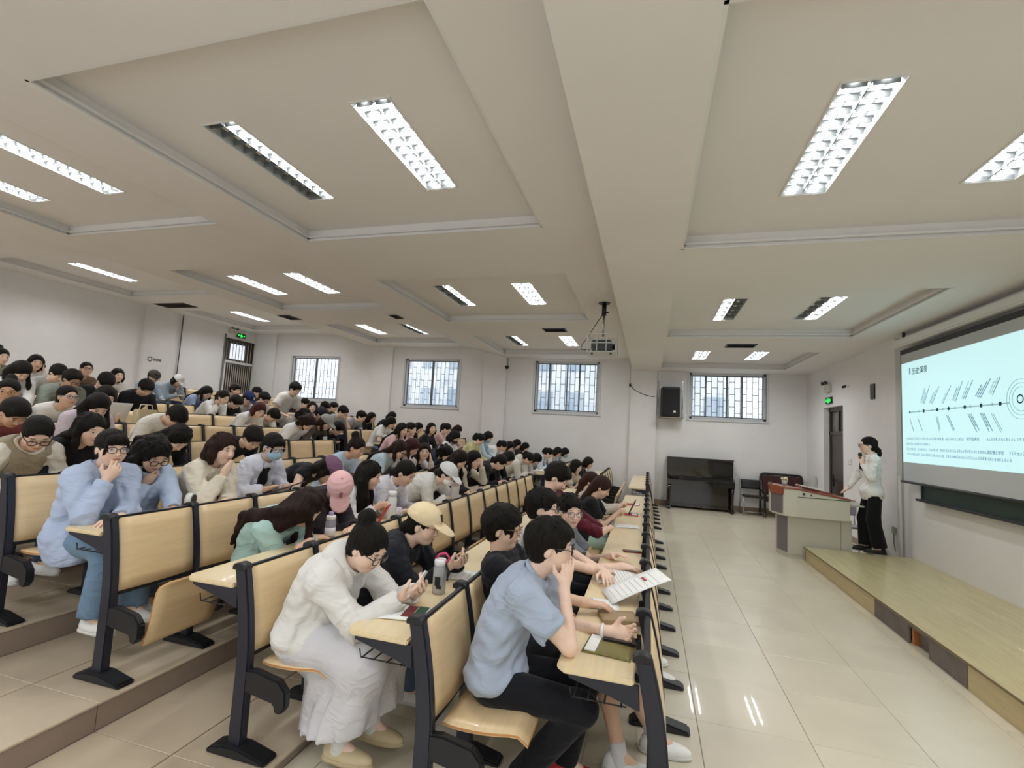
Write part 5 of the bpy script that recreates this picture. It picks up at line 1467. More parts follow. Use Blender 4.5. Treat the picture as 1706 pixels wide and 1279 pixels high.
    if fine:
        for side, S, E, W, f, n, cu in arms:
            G = Field(W - .2, W + .2, min(.0055, h * .6))
            G.add(cone(E, W, .037 * (1.08 if male else 1), .0255), .015)
            for p, k in hand_prims(W, f, n, side < 0, cu, True): G.add(p, k)
            G.cut(W - nrm(W - E) * .07, -nrm(W - E))
            P2, Q2 = G.nets(); Ps.append(P2); Qs.append(Q2 + n_); n_ += len(P2)
    P = np.concatenate(Ps); Q = np.concatenate(Qs)
    hc = (P - Hc) @ Rh / sz
    hc[:len(P0)] = (-1, 0, 0)
    if fine:
        hc[len(P0) + len(P1):] = (-1, 0, 0)
    root = new_obj('person', mesh_np('person', P, Q, skm, hc), None, g('loc'), (0, 0, math.radians(g('rz', 0))))
    tag(root, spec['label'], 'person', g('group'))
    def child(name, F_, m, parent=None, label=None):
        P_, Q_ = F_.nets() if not isinstance(F_, tuple) else F_
        if len(P_) == 0: return None
        o = new_obj(name, mesh_np(name, P_, Q_, m), parent or root)
        if label: o['label'] = label
        return o
    # ---------- top
    tt = g('top', ('long', 'e8e8e4'))
    kind, colr = tt[0], tt[1]
    ease = tt[2] if len(tt) > 2 else (.016 if kind != 'loose' else .03)
    T = Field(lo, hi, h)
    torso(T, ease, .055)
    pel = np.array((.0, 0, .015))
    T.add(ell(C0 + pel + np.array((.015, 0, 0)), (.125 * wd + ease, .165 * wd + ease, .09)), .05)
    if g('hem2'):
        T.add(cone(C0 + np.array((0, 0, .05)), C0 + np.array((0, 0, -.06)), .112, .12), .05); T.add(ell(C0 + np.array((0, 0, -.04)), (.115, .165, .12)), .05)
        T.cut(C0 + np.array((0, 0, -.11)), (0, 0, -1))
    if g('hem'):
        T.add(cone(C0 + np.array((-.02, 0, .05)), C0 + np.array((-.03, 0, -.10)), .13, .145), .06)
        T.add(ell(C0 + np.array((.04, -.10, -.06)), (.17, .10, .14)), .05)
        T.cut(C0 + np.array((0, 0, -.17)), nrm((.15, 0, -1)))
    for side, S, E, W, f, n, cu in arms:
        if kind == 'short':
            q = S + (E - S) * .62
            T.add(cone(S, q, .062 + ease * .5, .058 + ease), .045)
            u = nrm(E - S)
            T.sub(cone(q + u * .085, q + u * .25, .082 + ease, .12), .006)
        elif kind == 'sleeveless':
            T.sub(cone(S + u_(S, E) * .06, E, .075, .08), .01)
        else:
            T.add(cone(S, E, .056 + ease * .5, .047 + ease * .55), .045)
            q = W - nrm(W - E) * .015
            T.add(cone(E, q, .046 + ease * .55, .034 + ease * .5), .02)
            T.sub(cone(q + nrm(W - E) * .055, q + nrm(W - E) * .15, .062, .08), .005)
    if fine or h < .016:
        ph = g('seed', 1) * 1.7
        wa = .0055 if kind == 'loose' else .0042
        T.ripple(lambda X, Y, Z: wa * np.sin(46 * Z + 30 * X + 7 * np.sin(13 * Y + 9 * X + ph) + ph) * (.55 + .45 * np.sin(19 * Y + 11 * Z + ph)) + .0022 * np.sin(88 * Z - 60 * X + 20 * Y + 4 * np.sin(25 * X)) + .004 * np.sin(16 * X - 13 * Z + 18 * Y + ph))
    nu = nrm(hl(-.02, 0, -.05) - SC)
    T.sub(cone(N + nu * .035, Hc, .072, .12), .006)
    if g('vneck'):
        T.sub(cone(N + fw * .06 + nu * .02, N + fw * .10 - upper * .09, .038, .012), .006)
    if g('open'):
        T.sub(cone(N + fw * .10 + upper * .02, bez(.25) + fw * .17, g('open'), g('open') * 1.3), .006)
    col_ = g('collar', None)
    top = child('top', T, cloth(colr), None, g('toplabel'))
    if col_:
        CF = Field(N - .18, N + .18, h * .8)
        pts = torus_pts(N + nu * .012 + fw * .005, nu + fw * .25, .066)
        for a_, b_ in zip(pts, pts[1:]): CF.add(cone(a_, b_, .013), .01)
        for s in (-1, 1):
            CF.add(ell(N + fw * .075 + lat * s * .035 - upper * .012, (.016, .034, .03), np.stack([fw, lat, upper], 1)), .012)
        child('collar', CF, cloth(col_), top)
    if g('inner'):
        IF = Field(lo, hi, h * 1.1)
        torso(IF, -.004, .05, .98)
        IF.cut(bez(.5) - upper * .1, -upper)
        IF.sub(cone(N + nu * .03, Hc, .066, .12), .006)
        child('undershirt', IF, cloth(g('inner')), top)
        # open front of the jacket
    if g('vest'):
        VF = Field(lo, hi, h)
        torso(VF, ease + .014, .055)
        for side, S, E, W, f, n, cu in arms:
            VF.sub(cone(S + u_(S, E) * .035, E, .088, .10), .01)
        VF.sub(cone(N + nu * .02, Hc, .085, .13), .006)
        VF.cut(bez(.05), -dbz(.05))
        child('vest', VF, cloth(g('vest')), top)
    if g('hood'):
        HD = Field(N - .25, N + .25, h)
        HD.add(ell(N - fw * .085 - upper * .02, (.07, .12, .085), np.stack([fw, lat, upper], 1)), .02)
        HD.add(ell(N - fw * .02 + upper * .015, (.095, .11, .05), np.stack([fw, lat, upper], 1)), .04)
        HD.sub(cone(N + nu * .03, Hc, .062, .10), .01)
        child('hood', HD, cloth(colr), top)
    # ---------- trousers or skirt
    bt = g('bottom', ('trousers', '2a2c34'))
    B = Field(lo - .1, hi + .1, h * (1.2 if h < .009 or standing else 1.9))
    if bt[0] == 'trousers' or bt[0] == 'shorts':
        fl = bt[2] if len(bt) > 2 else 0.0
        B.add(ell(C0 + np.array((0, 0, -.005)), (.125 * wd, .168 * wd, .105)), .04)
        for hp, K, A in legs:
            B.add(cone(hp, K, .088, .066 + fl * .5), .04)
            if bt[0] == 'trousers':
                B.add(cone(K, A + np.array((0, 0, .01)), .064 + fl * .5, .052 + fl), .03)
        if bt[0] == 'trousers':
            for hp, K, A in legs:
                B.sub(cone(A + nrm(A - K) * .05, A + nrm(A - K) * .15, .06 + fl, .1), .004)
        else:
            for hp, K, A in legs:
                B.sub(cone(K + nrm(K - hp) * .02, K + nrm(K - hp) * .2, .06, .12), .004)
        child('trousers' if bt[0] == 'trousers' else 'shorts', B, cloth(bt[1], 'twill'))
    else:
        B.add(ell(C0, (.135, .178, .11)), .04)
        zc = bt[2]
        for hp, K, A in legs:
            B.add(cone(hp, K, .105, .10), .10)
            B.add(cone(K, np.array((A[0] - .02, A[1], zc - .1)), .10, .15), .10)
        B.add(cone(C0 + np.array((.15, 0, -.05)), np.array((.20, 0, zc - .1)), .12, .17), .10)
        B.ripple(lambda X, Y, Z: .010 * np.sin(60 * (X * .7 - Y) + 6 * np.sin(7 * Z)) * np.clip((seat - Z + .02) * 4, 0, 1))
        B.cut((0, 0, zc), (.25, 0, -1))
        child('skirt', B, cloth(bt[1], 'skirt'))
    # ---------- shoes
    sh = g('shoes', ('f0f0ec', 'd8d8d4'))
    if sh and h < .0135 or standing and sh:
        ft = g('feet', (0, 0))
        for i, (hp, K, A) in enumerate(legs):
            an_ = math.radians(ft[i]); d = np.array((math.cos(an_), math.sin(an_), 0)); l_ = np.array((-d[1], d[0], 0))
            z0 = A[2] - .085
            base = np.array((A[0], A[1], z0))
            S_ = Field(base + np.array((-.25, -.25, -.02)), base + np.array((.25, .25, .2)), min(h, .009))
            R_ = np.stack([d, l_, np.array((0, 0, 1))], 1)
            S_.add(ell(base + d * .055 + np.array((0, 0, .03)), (.135, .046, .042), R_), .02)
            S_.add(ell(base + d * -.03 + np.array((0, 0, .05)), (.048, .038, .055), R_), .03)
            S_.cut(base + np.array((0, 0, .018)), (0, 0, -1))
            if g('shoecut'): S_.sub(cone(base + np.array((0, 0, .09)) - d * .01, base + np.array((0, 0, .2)) - d * .02, .034, .05), .01)
            so = child('shoe', S_, mat('shoe_' + sh[0], sh[0], rough=.6))
            S2 = Field(base + np.array((-.25, -.25, -.02)), base + np.array((.25, .25, .1)), min(h, .009))
            S2.add(ell(base + d * .055 + np.array((0, 0, .012)), (.14, .049, .03), R_), .01); S2.add(ell(base + d * -.04 + np.array((0, 0, .012)), (.05, .042, .03), R_), .02)
            S2.cut(base + np.array((0, 0, .024)), (0, 0, 1)); S2.cut(base, (0, 0, -1))
            child('sole', S2, mat('sole_' + sh[1], sh[1], rough=.7), so)
    if g('socks'):
        for hp, K, A in legs:
            SF = Field(A - .12, A + .2, .008)
            u = nrm(K - A)
            SF.add(cone(A - np.array((0, 0, .03)), A + u * .055, .046, .041), .01); SF.cut(A + u * .07, u)
            child('sock', SF, cloth(g('socks'), 'knit'))
    # ---------- hair
    hs = g('hair', 'short'); hcx = g('haircol', '17130f')
    hm = hairm(hcx)
    hr_h = max(hh * 1.05, .0065) if fine else hh * 1.2
    pts_ext = [Hc]
    down = np.array((0, 0, -1.0))
    strands = []          # lists of (point, radius)
    def bkp(t, s, off):
        return bez(t) - nrm(np.cross(lat, dbz(t))) * off + lat * s * .055
    def bk(s, L):
        tl = max(.1, .92 - L / .55)
        return [(hl(-.07, s * .035, .02), .048), (hl(-.082, s * .045, -.06), .042), (bkp(.93, s, .08), .036), (bkp((.93 + tl) / 2, s, .130), .030), (bkp(tl, s * .9, .130), .014)]
    sd = lambda s, L, fwd_=.02: [(hl(-.01, s * .070, .04), .028), (hl(-.005, s * .084, -.03), .024), (hl(-.005, s * .088, -.03) + down * L * .5 + fw * fwd_, .024), (hl(.0, s * .088, -.03) + down * L + fw * fwd_, .014)]
    hlen = g('hairlen', .32)
    if hs == 'long':
        strands += [bk(-1, hlen), bk(1, hlen), bk(0, hlen), sd(-1, .12), sd(1, .12)]
    elif hs == 'back':
        strands += [bk(-.8, hlen), bk(.8, hlen), bk(0, hlen)]
    elif hs == 'cape':
        strands += [bk(q_, hlen * (1 - .08 * abs(q_))) for q_ in (-2.4, -1.6, -.8, 0, .8, 1.6)] + [sd(-1, .24, .05), sd(1, .24, .05)]
        strands += [[(hl(-.04, -.07, .03), .045), (hl(-.04, -.10, -.06), .048), (SC - lat * .10 + upper * .07, .05), (SC - lat * .15 - fw * .05 - upper * .02, .05), (bkp(.7, -2.6, .09), .04), (bkp(.35, -2.6, .09), .016)]]
    elif hs == 'drape':        # long hair hanging down beside the bent head
        strands += [bk(-1, hlen), bk(1, hlen), bk(0, hlen), sd(-1, .26, .05), sd(1, .26, .05)]
        strands += [[(hl(-.03, -.075, .03), .04), (hl(-.02, -.095, -.06), .042), (hl(-.02, -.10, -.06) + down * .14, .04), (hl(-.02, -.10, -.06) + down * .28, .02)]]
    elif hs == 'bob':
        for s in (-1, 1):
            strands += [[(hl(.0, s * .068, .03), .035), (hl(.0, s * .084, -.05), .032), (hl(.008, s * .082, -.105), .022)], [(hl(-.06, s * .05, .01), .05), (hl(-.07, s * .055, -.07), .045), (hl(-.055, s * .055, -.12), .028)]]
        strands += [[(hl(-.075, 0, .0), .05), (hl(-.085, 0, -.08), .045), (hl(-.07, 0, -.125), .03)]]
    elif hs == 'curly':
        for i in range(16):
            a_ = i * 2.4; z_ = .08 - .2 * (i / 16)
            q = hl(-.03 + .08 * math.cos(a_) - .03, .085 * math.sin(a_), z_)
            strands.append([(q, .034), (q + down * .03, .03)])
    elif hs == 'pony':
        strands += [[(hl(-.09, 0, .035), .032), (hl(-.125, 0, .02), .034), (hl(-.14, 0, -.02) + down * .03, .036), (hl(-.13, 0, -.02) + down * (hlen * .6) - fw * .02, .034), (hl(-.12, 0, -.02) + down * hlen - fw * .02, .012)]]
    elif hs == 'lowpony':
        strands += [[(hl(-.085, 0, -.03), .035), (hl(-.115, 0, -.06), .03), (hl(-.12, 0, -.06) + down * .06, .032), (hl(-.11, 0, -.06) + down * .15, .012)]]
    elif hs == 'bun':
        strands += [[(hl(-.075, 0, .09), .022), (hl(-.095, 0, .12), .042), (hl(-.09, 0, .135), .036)]]
    allp = [p for st in strands for p, _ in st] + [Hc - .16, Hc + .16]
    HFld = Field(np.min(allp, 0) - .08, np.max(allp, 0) + .08, hr_h)
    puff = g('puff', 1.0) * (1.045 if hs not in ('pony', 'bun', 'lowpony') else 1.0)
    cap = g('cap')
    HFld.add(ell(hl(-.014, 0, .036), hr(.104 * puff, .0865 * puff, .096 * puff), Rh), .01)
    if male or hs == 'short':
        HFld.add(ell(hl(-.035, 0, .03), hr(.092 * puff, .086 * puff, .088 * puff), Rh), .02)
        HFld.add(ell(hl(.055, 0, .085), hr(.05, .065, .03), Rh @ rotm(0, 25, 0)), .02)
    HFld.add(ell(hl(-.046, 0, -.022), hr(.064, .074, .072), Rh), .02)
    tied = hs in ('pony', 'bun', 'lowpony')
    # open the face
    HFld.sub(ell(hl(.105, 0, -.042), hr(.080, .074, (.110 if tied else .101) - .014 * g('fringe', 0)), Rh), .012)
    HFld.sub(ell(hl(.075, 0, -.12), hr(.105, .13, .09 if hs in ('short', 'pony', 'bun', 'lowpony') else .05), Rh), .012)
    if hs in ('short',):
        HFld.sub(ell(hl(-.03, 0, -.165), hr(.13, .13, .085), Rh), .015)
        for s in (-1, 1): HFld.sub(ell(hl(.012, s * .085, -.028), hr(.030, .03, .04), Rh), .01)
    if hs in ('pony', 'bun', 'lowpony'):
        HFld.sub(ell(hl(-.02, 0, -.175), hr(.13, .13, .09), Rh), .015)
        for s in (-1, 1): HFld.sub(ell(hl(.008, s * .09, -.03), hr(.024, .022, .038), Rh), .008)
    if g('fringe'):
        HFld.add(ell(hl(.068, 0, .062), hr(.035, .062, .036), Rh), .015)
        for s in (-1, 1):
            HFld.add(cone(hl(.075, s * .05, .05), hl(.072, s * .066, -.03), .013, .008), .012)
    for st in strands:
        for (a_, ra), (b_, rb) in zip(st, st[1:]):
            HFld.add(cone(a_, b_, ra, rb), .025)
    if h < .015:
        rl = np.random.default_rng(int(g('seed', 1)) + 5)
        if not cap:
            for j_ in range(34 if hs == 'short' else (0 if tied else 18)):
                ph_ = rl.uniform(-math.pi, math.pi); th_ = rl.uniform(.15, 1.45)
                dv = np.array((math.sin(th_) * math.cos(ph_), math.sin(th_) * math.sin(ph_), math.cos(th_)))
                if dv[0] > .35 and dv[2] < .45: continue
                tg = np.array((math.cos(th_) * math.cos(ph_), math.cos(th_) * math.sin(ph_), -math.sin(th_)))
                sp_ = np.array((-math.sin(ph_), math.cos(ph_), 0)) * rl.uniform(-.6, .6)
                A_ = np.array((-.014, 0, .036)) + dv * np.array((.104, .0865, .096)) * puff * .97
                B_ = A_ + nrm(tg + sp_) * rl.uniform(.03, .055) + dv * .004
                HFld.add(cone(hl(*A_), hl(*B_), .013, .004), .008)
        iR = Rh.T
        def rip(X, Y, Z):
            x, y, z = X - Hc[0], Y - Hc[1], Z - Hc[2]
            lx = iR[0, 0] * x + iR[0, 1] * y + iR[0, 2] * z; ly = iR[1, 0] * x + iR[1, 1] * y + iR[1, 2] * z; lz = iR[2, 0] * x + iR[2, 1] * y + iR[2, 2] * z
            an = np.arctan2(ly, lx + .03); rr = np.clip(np.sqrt((lx + .03) ** 2 + ly ** 2) / .06, 0, 1)
            return rr * (.0016 * np.sin(31 * an + 30 * lz) + .0010 * np.sin(57 * an - 14 * lz + 2) + .0014 * np.sin(17 * an + 50 * lz + 1))
        HFld.ripple(rip)
    hobj = child('hair', HFld, hm)
    if hs in ('bun',) and g('tie'):
        pass
    # ---------- headwear and face things
    if cap:
        K_ = Field(hl(.04, 0, .05) - .22, hl(.04, 0, .05) + .22, hh if fine else hh)
        K_.add(ell(hl(-.012, 0, .045), hr(.120, .102, .098), Rh), .005)
        K_.cut(hl(-.02, 0, .030), -(Rh @ nrm((.12, 0, 1))))
        if g('brim', True):
            bb = Rh @ rotm(0, g('brimtilt', 14), 0)
            K_.add(ell(hl(.125, 0, .030), hr(.092, .078, .010), bb), .012)
        co = child('cap' if g('brim', True) else 'beanie', K_, cloth(cap, 'twill'))
        if co is not None and g('brim', True):
            MB().lathe([(.009, 0), (.007, .006), (.002, .009)], 10).build('cap_button', cloth(cap, 'twill'), co, tuple(hl(-.012, 0, .142)))
        if g('capmark'):
            # small stitched mark on the front of the cap
            mk = MB()
            for (y_, z_, ry, rz_) in ((0, .005, .011, .013), (0, -.014, .008, .009), (-.008, .018, .004, .006), (.008, .018, .004, .006)):
                mk.box(-.004, y_ - ry, z_ - rz_, .004, y_ + ry, z_ + rz_)
            mo = mk.build('cap_emblem', mat('mark_' + g('capmark'), g('capmark'), rough=.8), co)
            Mx = Matrix([list(r_) for r_ in (Rh @ rotm(0, -28, 0))]).to_4x4(); Mx.translation = Vector(hl(.098, 0, .083)); mo.matrix_local = Mx
    if g('mask'):
        K_ = Field(Hc - .17, Hc + .17, hh)
        K_.add(ell(hl(.048, 0, -.052), hr(.066, .072, .058), Rh), .005)
        K_.add(cone(hl(.094, 0, -.015), hl(.1, 0, -.05), .014 * sz, .012 * sz), .02)
        K_.cut(hl(.028, 0, 0), -Rh[:, 0]); K_.cut(hl(0, 0, -.012), Rh[:, 2])
        mo = child('face_mask', K_, mat('mask_' + g('mask'), g('mask'), rough=.8))
        tb = MB()
        for s in (-1, 1):
            tb.tube([tuple(hl(.03, s * .07, -.03)), tuple(hl(-.01, s * .085, .005))], .0018, 4); tb.tube([tuple(hl(.03, s * .068, -.08)), tuple(hl(-.012, s * .085, -.03))], .0018, 4)
        tb.build('ear_loop', m_whitep, mo)
    if g('glasses'):
        gl = MB(); m_g = mat('glasses_' + g('glasses'), g('glasses'), rough=.3)
        tr = .0024 if fine else .0034
        for s in (-1, 1):
            q = []
            for i in range(17):
                a_ = 2 * math.pi * i / 16
                ca, sa = math.cos(a_), math.sin(a_)
                y_ = s * .034 + .0245 * math.copysign(abs(ca) ** .7, ca); z_ = .003 + .019 * math.copysign(abs(sa) ** .7, sa)
                q.append(tuple(hl(.110 - .35 * (abs(y_) - .034) ** 2 / .03 - .10 * max(0, abs(y_) - .034), y_, z_)))
            gl.tube(q, tr, 5, cap=False)
            gl.tube([tuple(hl(.102, s * .058, .010)), tuple(hl(.06, s * .076, .012)), tuple(hl(-.005, s * .083, .010)), tuple(hl(-.02, s * .082, -.012))], tr, 5)
        gl.tube([tuple(hl(.110, -.010, .008)), tuple(hl(.113, 0, .011)), tuple(hl(.110, .010, .008))], tr, 5)
        go = gl.build('glasses', m_g, root)
        if fine:
            for s in (-1, 1):
                q = [tuple(hl(.108, s * .034 + .022 * math.cos(2 * math.pi * i / 12), .003 + .017 * math.sin(2 * math.pi * i / 12))) for i in range(12)]
                q2 = [tuple(np.array(p_) + Rh[:, 0] * .0012) for p_ in q]
                ln = MB(); ln._add(q + q2, [tuple(range(12)), tuple(range(23, 11, -1))] + [(i, (i + 1) % 12, 12 + (i + 1) % 12, 12 + i) for i in range(12)])
                ln.build('lens', mat('lens_clear', (240, 245, 248), rough=.03, trans=.0, alpha=.10), go)
    if g('watch'):
        W_, f_, n_ = spec['_wr'][g('watch')[0]]
        c_ = W_ - f_ * .035
        MB().tube([tuple(p_) for p_ in torus_pts(c_, f_, .031, 16)], .0075, 6).build('wrist_band', mat('band_' + g('watch')[1], g('watch')[1], rough=.5), root)
    spec['_hl'] = hl; spec['_root'] = root; spec['_Rh'] = Rh; spec['_N'] = N; spec['_fw'] = fw; spec['_up'] = upper; spec['_lat'] = lat; spec['_top'] = top; spec['_bez'] = bez
    PERSONS.append(spec)
    return root
def u_(a, b):
    return nrm(np.asarray(b) - np.asarray(a))
# ================================================================ seat the students
HIP_DX = .27
def pose_arms(p, de, dz):
    po = p.get('pose', 'write')
    wr_R = dict(to=(de + .12, -.11, dz + .03), n=(0, 0, -1), curl=.45)
    wr_L = dict(to=(de + .10, .14, dz + .03), n=(0, 0, -1), curl=.35)
    fo_R = dict(to=(de + .10, .04, dz + .03), f=(.35, 1, 0), n=(0, 0, -1), curl=.3)
    fo_L = dict(to=(de + .16, -.06, dz + .035), f=(.35, -1, 0), n=(0, 0, -1), curl=.3)
    if po == 'fold': return fo_R, fo_L
    if po == 'phone': return dict(to=(de + .02, -.06, dz + .10), f=(.6, .5, .35), n=(-.3, .6, .4), curl=.5), dict(to=(de + .03, .07, dz + .09), f=(.7, -.5, .3), n=(-.3, -.6, .4), curl=.5)
    if po == 'phone1': return dict(to=(de + .13, -.03, dz + .07), f=(.75, .35, .35), n=(-.5, .35, .55), curl=.6), dict(to=(de + .15, .10, dz + .06), f=(.6, -.75, .2), n=(-.3, -.3, .8), curl=.5)
    if po == 'tablet': return dict(to=(de + .06, -.12, dz + .07), f=(.9, .3, .2), n=(0, .4, .8), curl=.5), dict(to=(de + .08, .12, dz + .07), f=(.9, -.3, .2), n=(0, -.4, .8), curl=.5)
    if po == 'hold': return dict(to=(de + .10, -.12, dz + .12), f=(.6, .1, .7), n=(-.6, .5, .4), curl=.5), dict(to=(de + .10, .12, dz + .12), f=(.6, -.1, .7), n=(-.6, -.5, .4), curl=.5)
    if po == 'mouthR': return dict(hl=(.112, -.045, -.185), fh=(.10, .42, .9), nh=(-1, .15, 0), curl=.75, pole=(.35, -.35, -1)), fo_L
    if po == 'chinR': return dict(hl=(.085, -.03, -.165), fh=(.1, .2, 1), nh=(-1, 0, 0), curl=.7, pole=(.4, -.3, -1)), fo_L
    if po == 'chinL': return fo_R, dict(hl=(.085, .03, -.165), fh=(.1, -.2, 1), nh=(-1, 0, 0), curl=.7, pole=(.4, .3, -1))
    if po == 'cheekR': return dict(hl=(.035, -.10, -.13), fh=(-.05, .1, 1), nh=(0, 1, 0), curl=.35, pole=(.4, -.3, -1)), fo_L
    if po == 'cheekL': return fo_R, dict(hl=(.035, .10, -.13), fh=(-.05, -.1, 1), nh=(0, -1, 0), curl=.35, pole=(.4, .3, -1))
    if po == 'foreL': return fo_R, dict(hl=(.10, .06, -.05), fh=(-.15, -.25, 1), nh=(-1, -.2, 0), curl=.4, pole=(.4, .3, -1))
    if po == 'brimL': return fo_R, dict(hl=(.13, .08, -.05), fh=(-.25, -.3, 1), nh=(-.8, -.4, 0), curl=.5, pole=(.4, .3, -1))
    if po == 'spread': return dict(to=(de + .10, -.24, dz + .03), n=(0, 0, -1)), dict(to=(de + .18, .26, dz + .03), n=(0, 0, -1))
    if po == 'slump': return dict(to=(de + .22, -.20, dz + .03), n=(0, 0, -1)), dict(to=(de + .25, .12, dz + .03), n=(0, 0, -1))
    if po == 'cup': return wr_R, dict(to=(de + .16, .10, dz + .06), f=(.7, -.6, .1), n=(-.2, -1, 0), curl=.6)
    if po == 'reach': return dict(to=(de + .20, -.16, dz + .03), f=(.9, .1, -.05), n=(0, 0, -1), curl=.3), dict(to=(de + .10, .12, dz + .03), n=(0, 0, -1))
    if po == 'reach1': return dict(to=(de + .16, -.13, dz + .03), f=(.8, .3, -.05), n=(0, 0, -1), curl=.25), dict(to=(.28, .12, .60), n=(0, 0, -1))
    if po == 'polo': return dict(hl=(.088, -.055, -.150), fh=(.06, .25, 1), nh=(-.6, .8, 0), curl=.22, pole=(.55, -.25, -1)), dict(to=(de + .20, .10, dz + .035), f=(.95, -.1, .1), n=(-.1, -.9, .5), curl=.65)
    if po == 'lap': return dict(to=(.25, -.1, .60)), dict(to=(.25, .1, .60))
    return wr_R, wr_L
for i, p in enumerate(PEOPLE):
    k, y = p['k'], p['y']
    hx = row_x(k) + HIP_DX + p.get('hipdx', 0); fz = row_floor(k)
    de = row_x(k - 1) - .355 - hx; dz = desk_z(k) - fz
    d = math.sqrt((hx + p['hx'] - p.get('hipdx', 0)) ** 2 + y ** 2)
    sp = dict(p)
    sp['loc'] = (hx, y, fz); sp['head'] = (p['hx'] - p.get('hipdx', 0), 0, p['hz'])
    sp['h'] = min(.025, max(.0082, .0027 * d))
    sp['seed'] = i
    if k > 1 and p.get('pitch', 15) > 17: sp['pitch'] = p['pitch'] * 1.15 + 6
    sp['size'] = 1.0 if p.get('male') else .965
    sp['R'], sp['L'] = pose_arms(p, de, dz)
    sp['group'] = 'students seated on the lecture benches'
    sp.setdefault('bottom', ('trousers', random.choice(('23262e', '3d4c63', '2e2a28', '566a82'))))
    sp.setdefault('skin', (0, 0, 1)[i % 3])
    if k >= 1 and p['hz'] < 1.0: sp.setdefault('bulge', .10)
    person(sp)
# ================================================================ presenter on the stage
sp = dict(label='presenter in white jacket and black trousers speaking into a microphone', loc=(3.20, 8.46, S_Z), rz=180, standing=True, hip=.88, head=(.045, .0, 1.565), yaw=-8, pitch=2,
          h=.012, size=1.0, hair='lowpony', haircol='120e0c', glasses='7a7470', top=('long', 'fafaf6', .010), hem2=1, collar='eef0ea', vneck=1, inner='1b1c20', open=.03, bulge=-.01,
          bottom=('trousers', '0e0e11', .045), shoes=('111113', '161618'), shoecut=1, ankles=((.05, -.10, .10), (-.04, .10, .10)), feet=(8, -8),
          L=dict(to=(.155, .075, 1.30), f=(.05, -.3, 1), n=(.2, -.9, -.1), curl=.9, pole=(-.3, .5, -1)), R=dict(to=(.27, -.20, .84), f=(.8, 0, -.6), n=(0, 0, -1), curl=.4, pole=(-.6, -.3, -.6)), wide=1.04, face=1.06)
person(sp)
r = empty('microphone', tuple(Vector(sp['loc']) + Matrix.Rotation(math.pi, 3, 'Z') @ Vector((.17, .055, 1.30))), 0)
tag(r, 'black handheld microphone with an orange ring in the hand of the presenter', 'microphone')
MB().tube([(0, 0, -.09), (.0, 0, .08)], [.011, .016], 12).build('handle', m_black, r)
MB().tube([(0, 0, .078), (0, 0, .098)], .018, 12).build('ring', mat('mic_orange', (190, 90, 50), rough=.5), r)
MB().lathe([(.018, .096), (.026, .115), (.027, .135), (.018, .155), (.004, .16)], 12).build('head', m_black, r)
# helper bending over in the aisle
fz7 = row_floor(7)
sp = dict(label='standing man in white tee bending over a desk in the aisle', loc=(-6.74, 7.58, fz7), rz=0, standing=True, hip=.88, head=(.36, 0, 1.45), yaw=-10, pitch=35, male=True, size=1.0, h=.02,
          hair='short', top=('short', 'ece6dc', .028), bottom=('trousers', '3a3d44'), shoes=None, ankles=((-.02, -.1, .1), (-.05, .1, .1)), bulge=.04,
          R=dict(to=(.40, -.22, .95), n=(0, 0, -1)), L=dict(to=(.42, .18, .95), n=(0, 0, -1)))
person(sp)

# ================================================================ things on the desks
m_paper = mat('paper_white', (240, 240, 236), rough=.7)
m_print = mat('print_grey', (178, 180, 184), rough=.8)
def desk_item(name, label, cat, loc, rz=0, group=None):
    r = empty(name, loc, rz); tag(r, label, cat, group); return r
def phone(label, loc, rot, col='141416', w=.074, l=.155):
    r = new_obj('phone', None, None, loc, rot); r.empty_display_size = .05; tag(r, label, 'phone')
    MB().box(-l / 2, -w / 2, -.004, l / 2, w / 2, .004).build('case', mat('case_' + col, col, rough=.4), r, bevel=.003)
    MB().box(-l / 2 + .004, -w / 2 + .003, .0041, l / 2 - .004, w / 2 - .003, .0049).build('screen', mat('phone_glass', (26, 28, 34), rough=.08), r)
    MB().box(-l / 2 + .008, w / 2 - .03, -.0062, -l / 2 + .036, w / 2 - .006, -.004).build('camera_bump', mat('phone_lens', (18, 18, 20), rough=.2), r)
    return r
def sheet(name, label, loc, rz, w, d, lines=8, tilt=(0, 0), th=.003, cat='paper', mark=None, cover=None):
    r = new_obj(name, None, None, loc, (tilt[0], tilt[1], rz)); r.empty_display_size = .05; tag(r, label, cat)
    def fn(u, v):
        return ((u - .5) * w, (v - .5) * d, .006 * math.sin(math.pi * u) * (1 if th < .006 else .3))
    MB().grid(fn, 8, 4, thick=(0, 0, th)).build('page' if not cover else 'cover', m_paper if not cover else mat('cover_' + cover, cover, rough=.5), r)
    b = MB()
    for i in range(lines):
        x = -w * .40 + w * .8 * i / max(1, lines)
        b.box(x, -d * .42, th + .0065 * math.sin(math.pi * (.5 + x / w)) * (1 if th < .006 else .3), x + .0028, d * random.uniform(.2, .42), th + .0005 + .0065 * math.sin(math.pi * (.5 + x / w)) * (1 if th < .006 else .3))
    if lines:
        o = b.build('printed_lines', m_print, r); o['kind'] = 'stuff'
    if mark:
        MB().box(mark[0], mark[1], th + .003, mark[0] + mark[2], mark[1] + mark[3], th + .0078).build('print_block', mat('print_' + mark[4], mark[4], rough=.7), r)
    return r
Z0, Z1, Z2, Z3 = desk_z(1), desk_z(2), desk_z(3), desk_z(4)
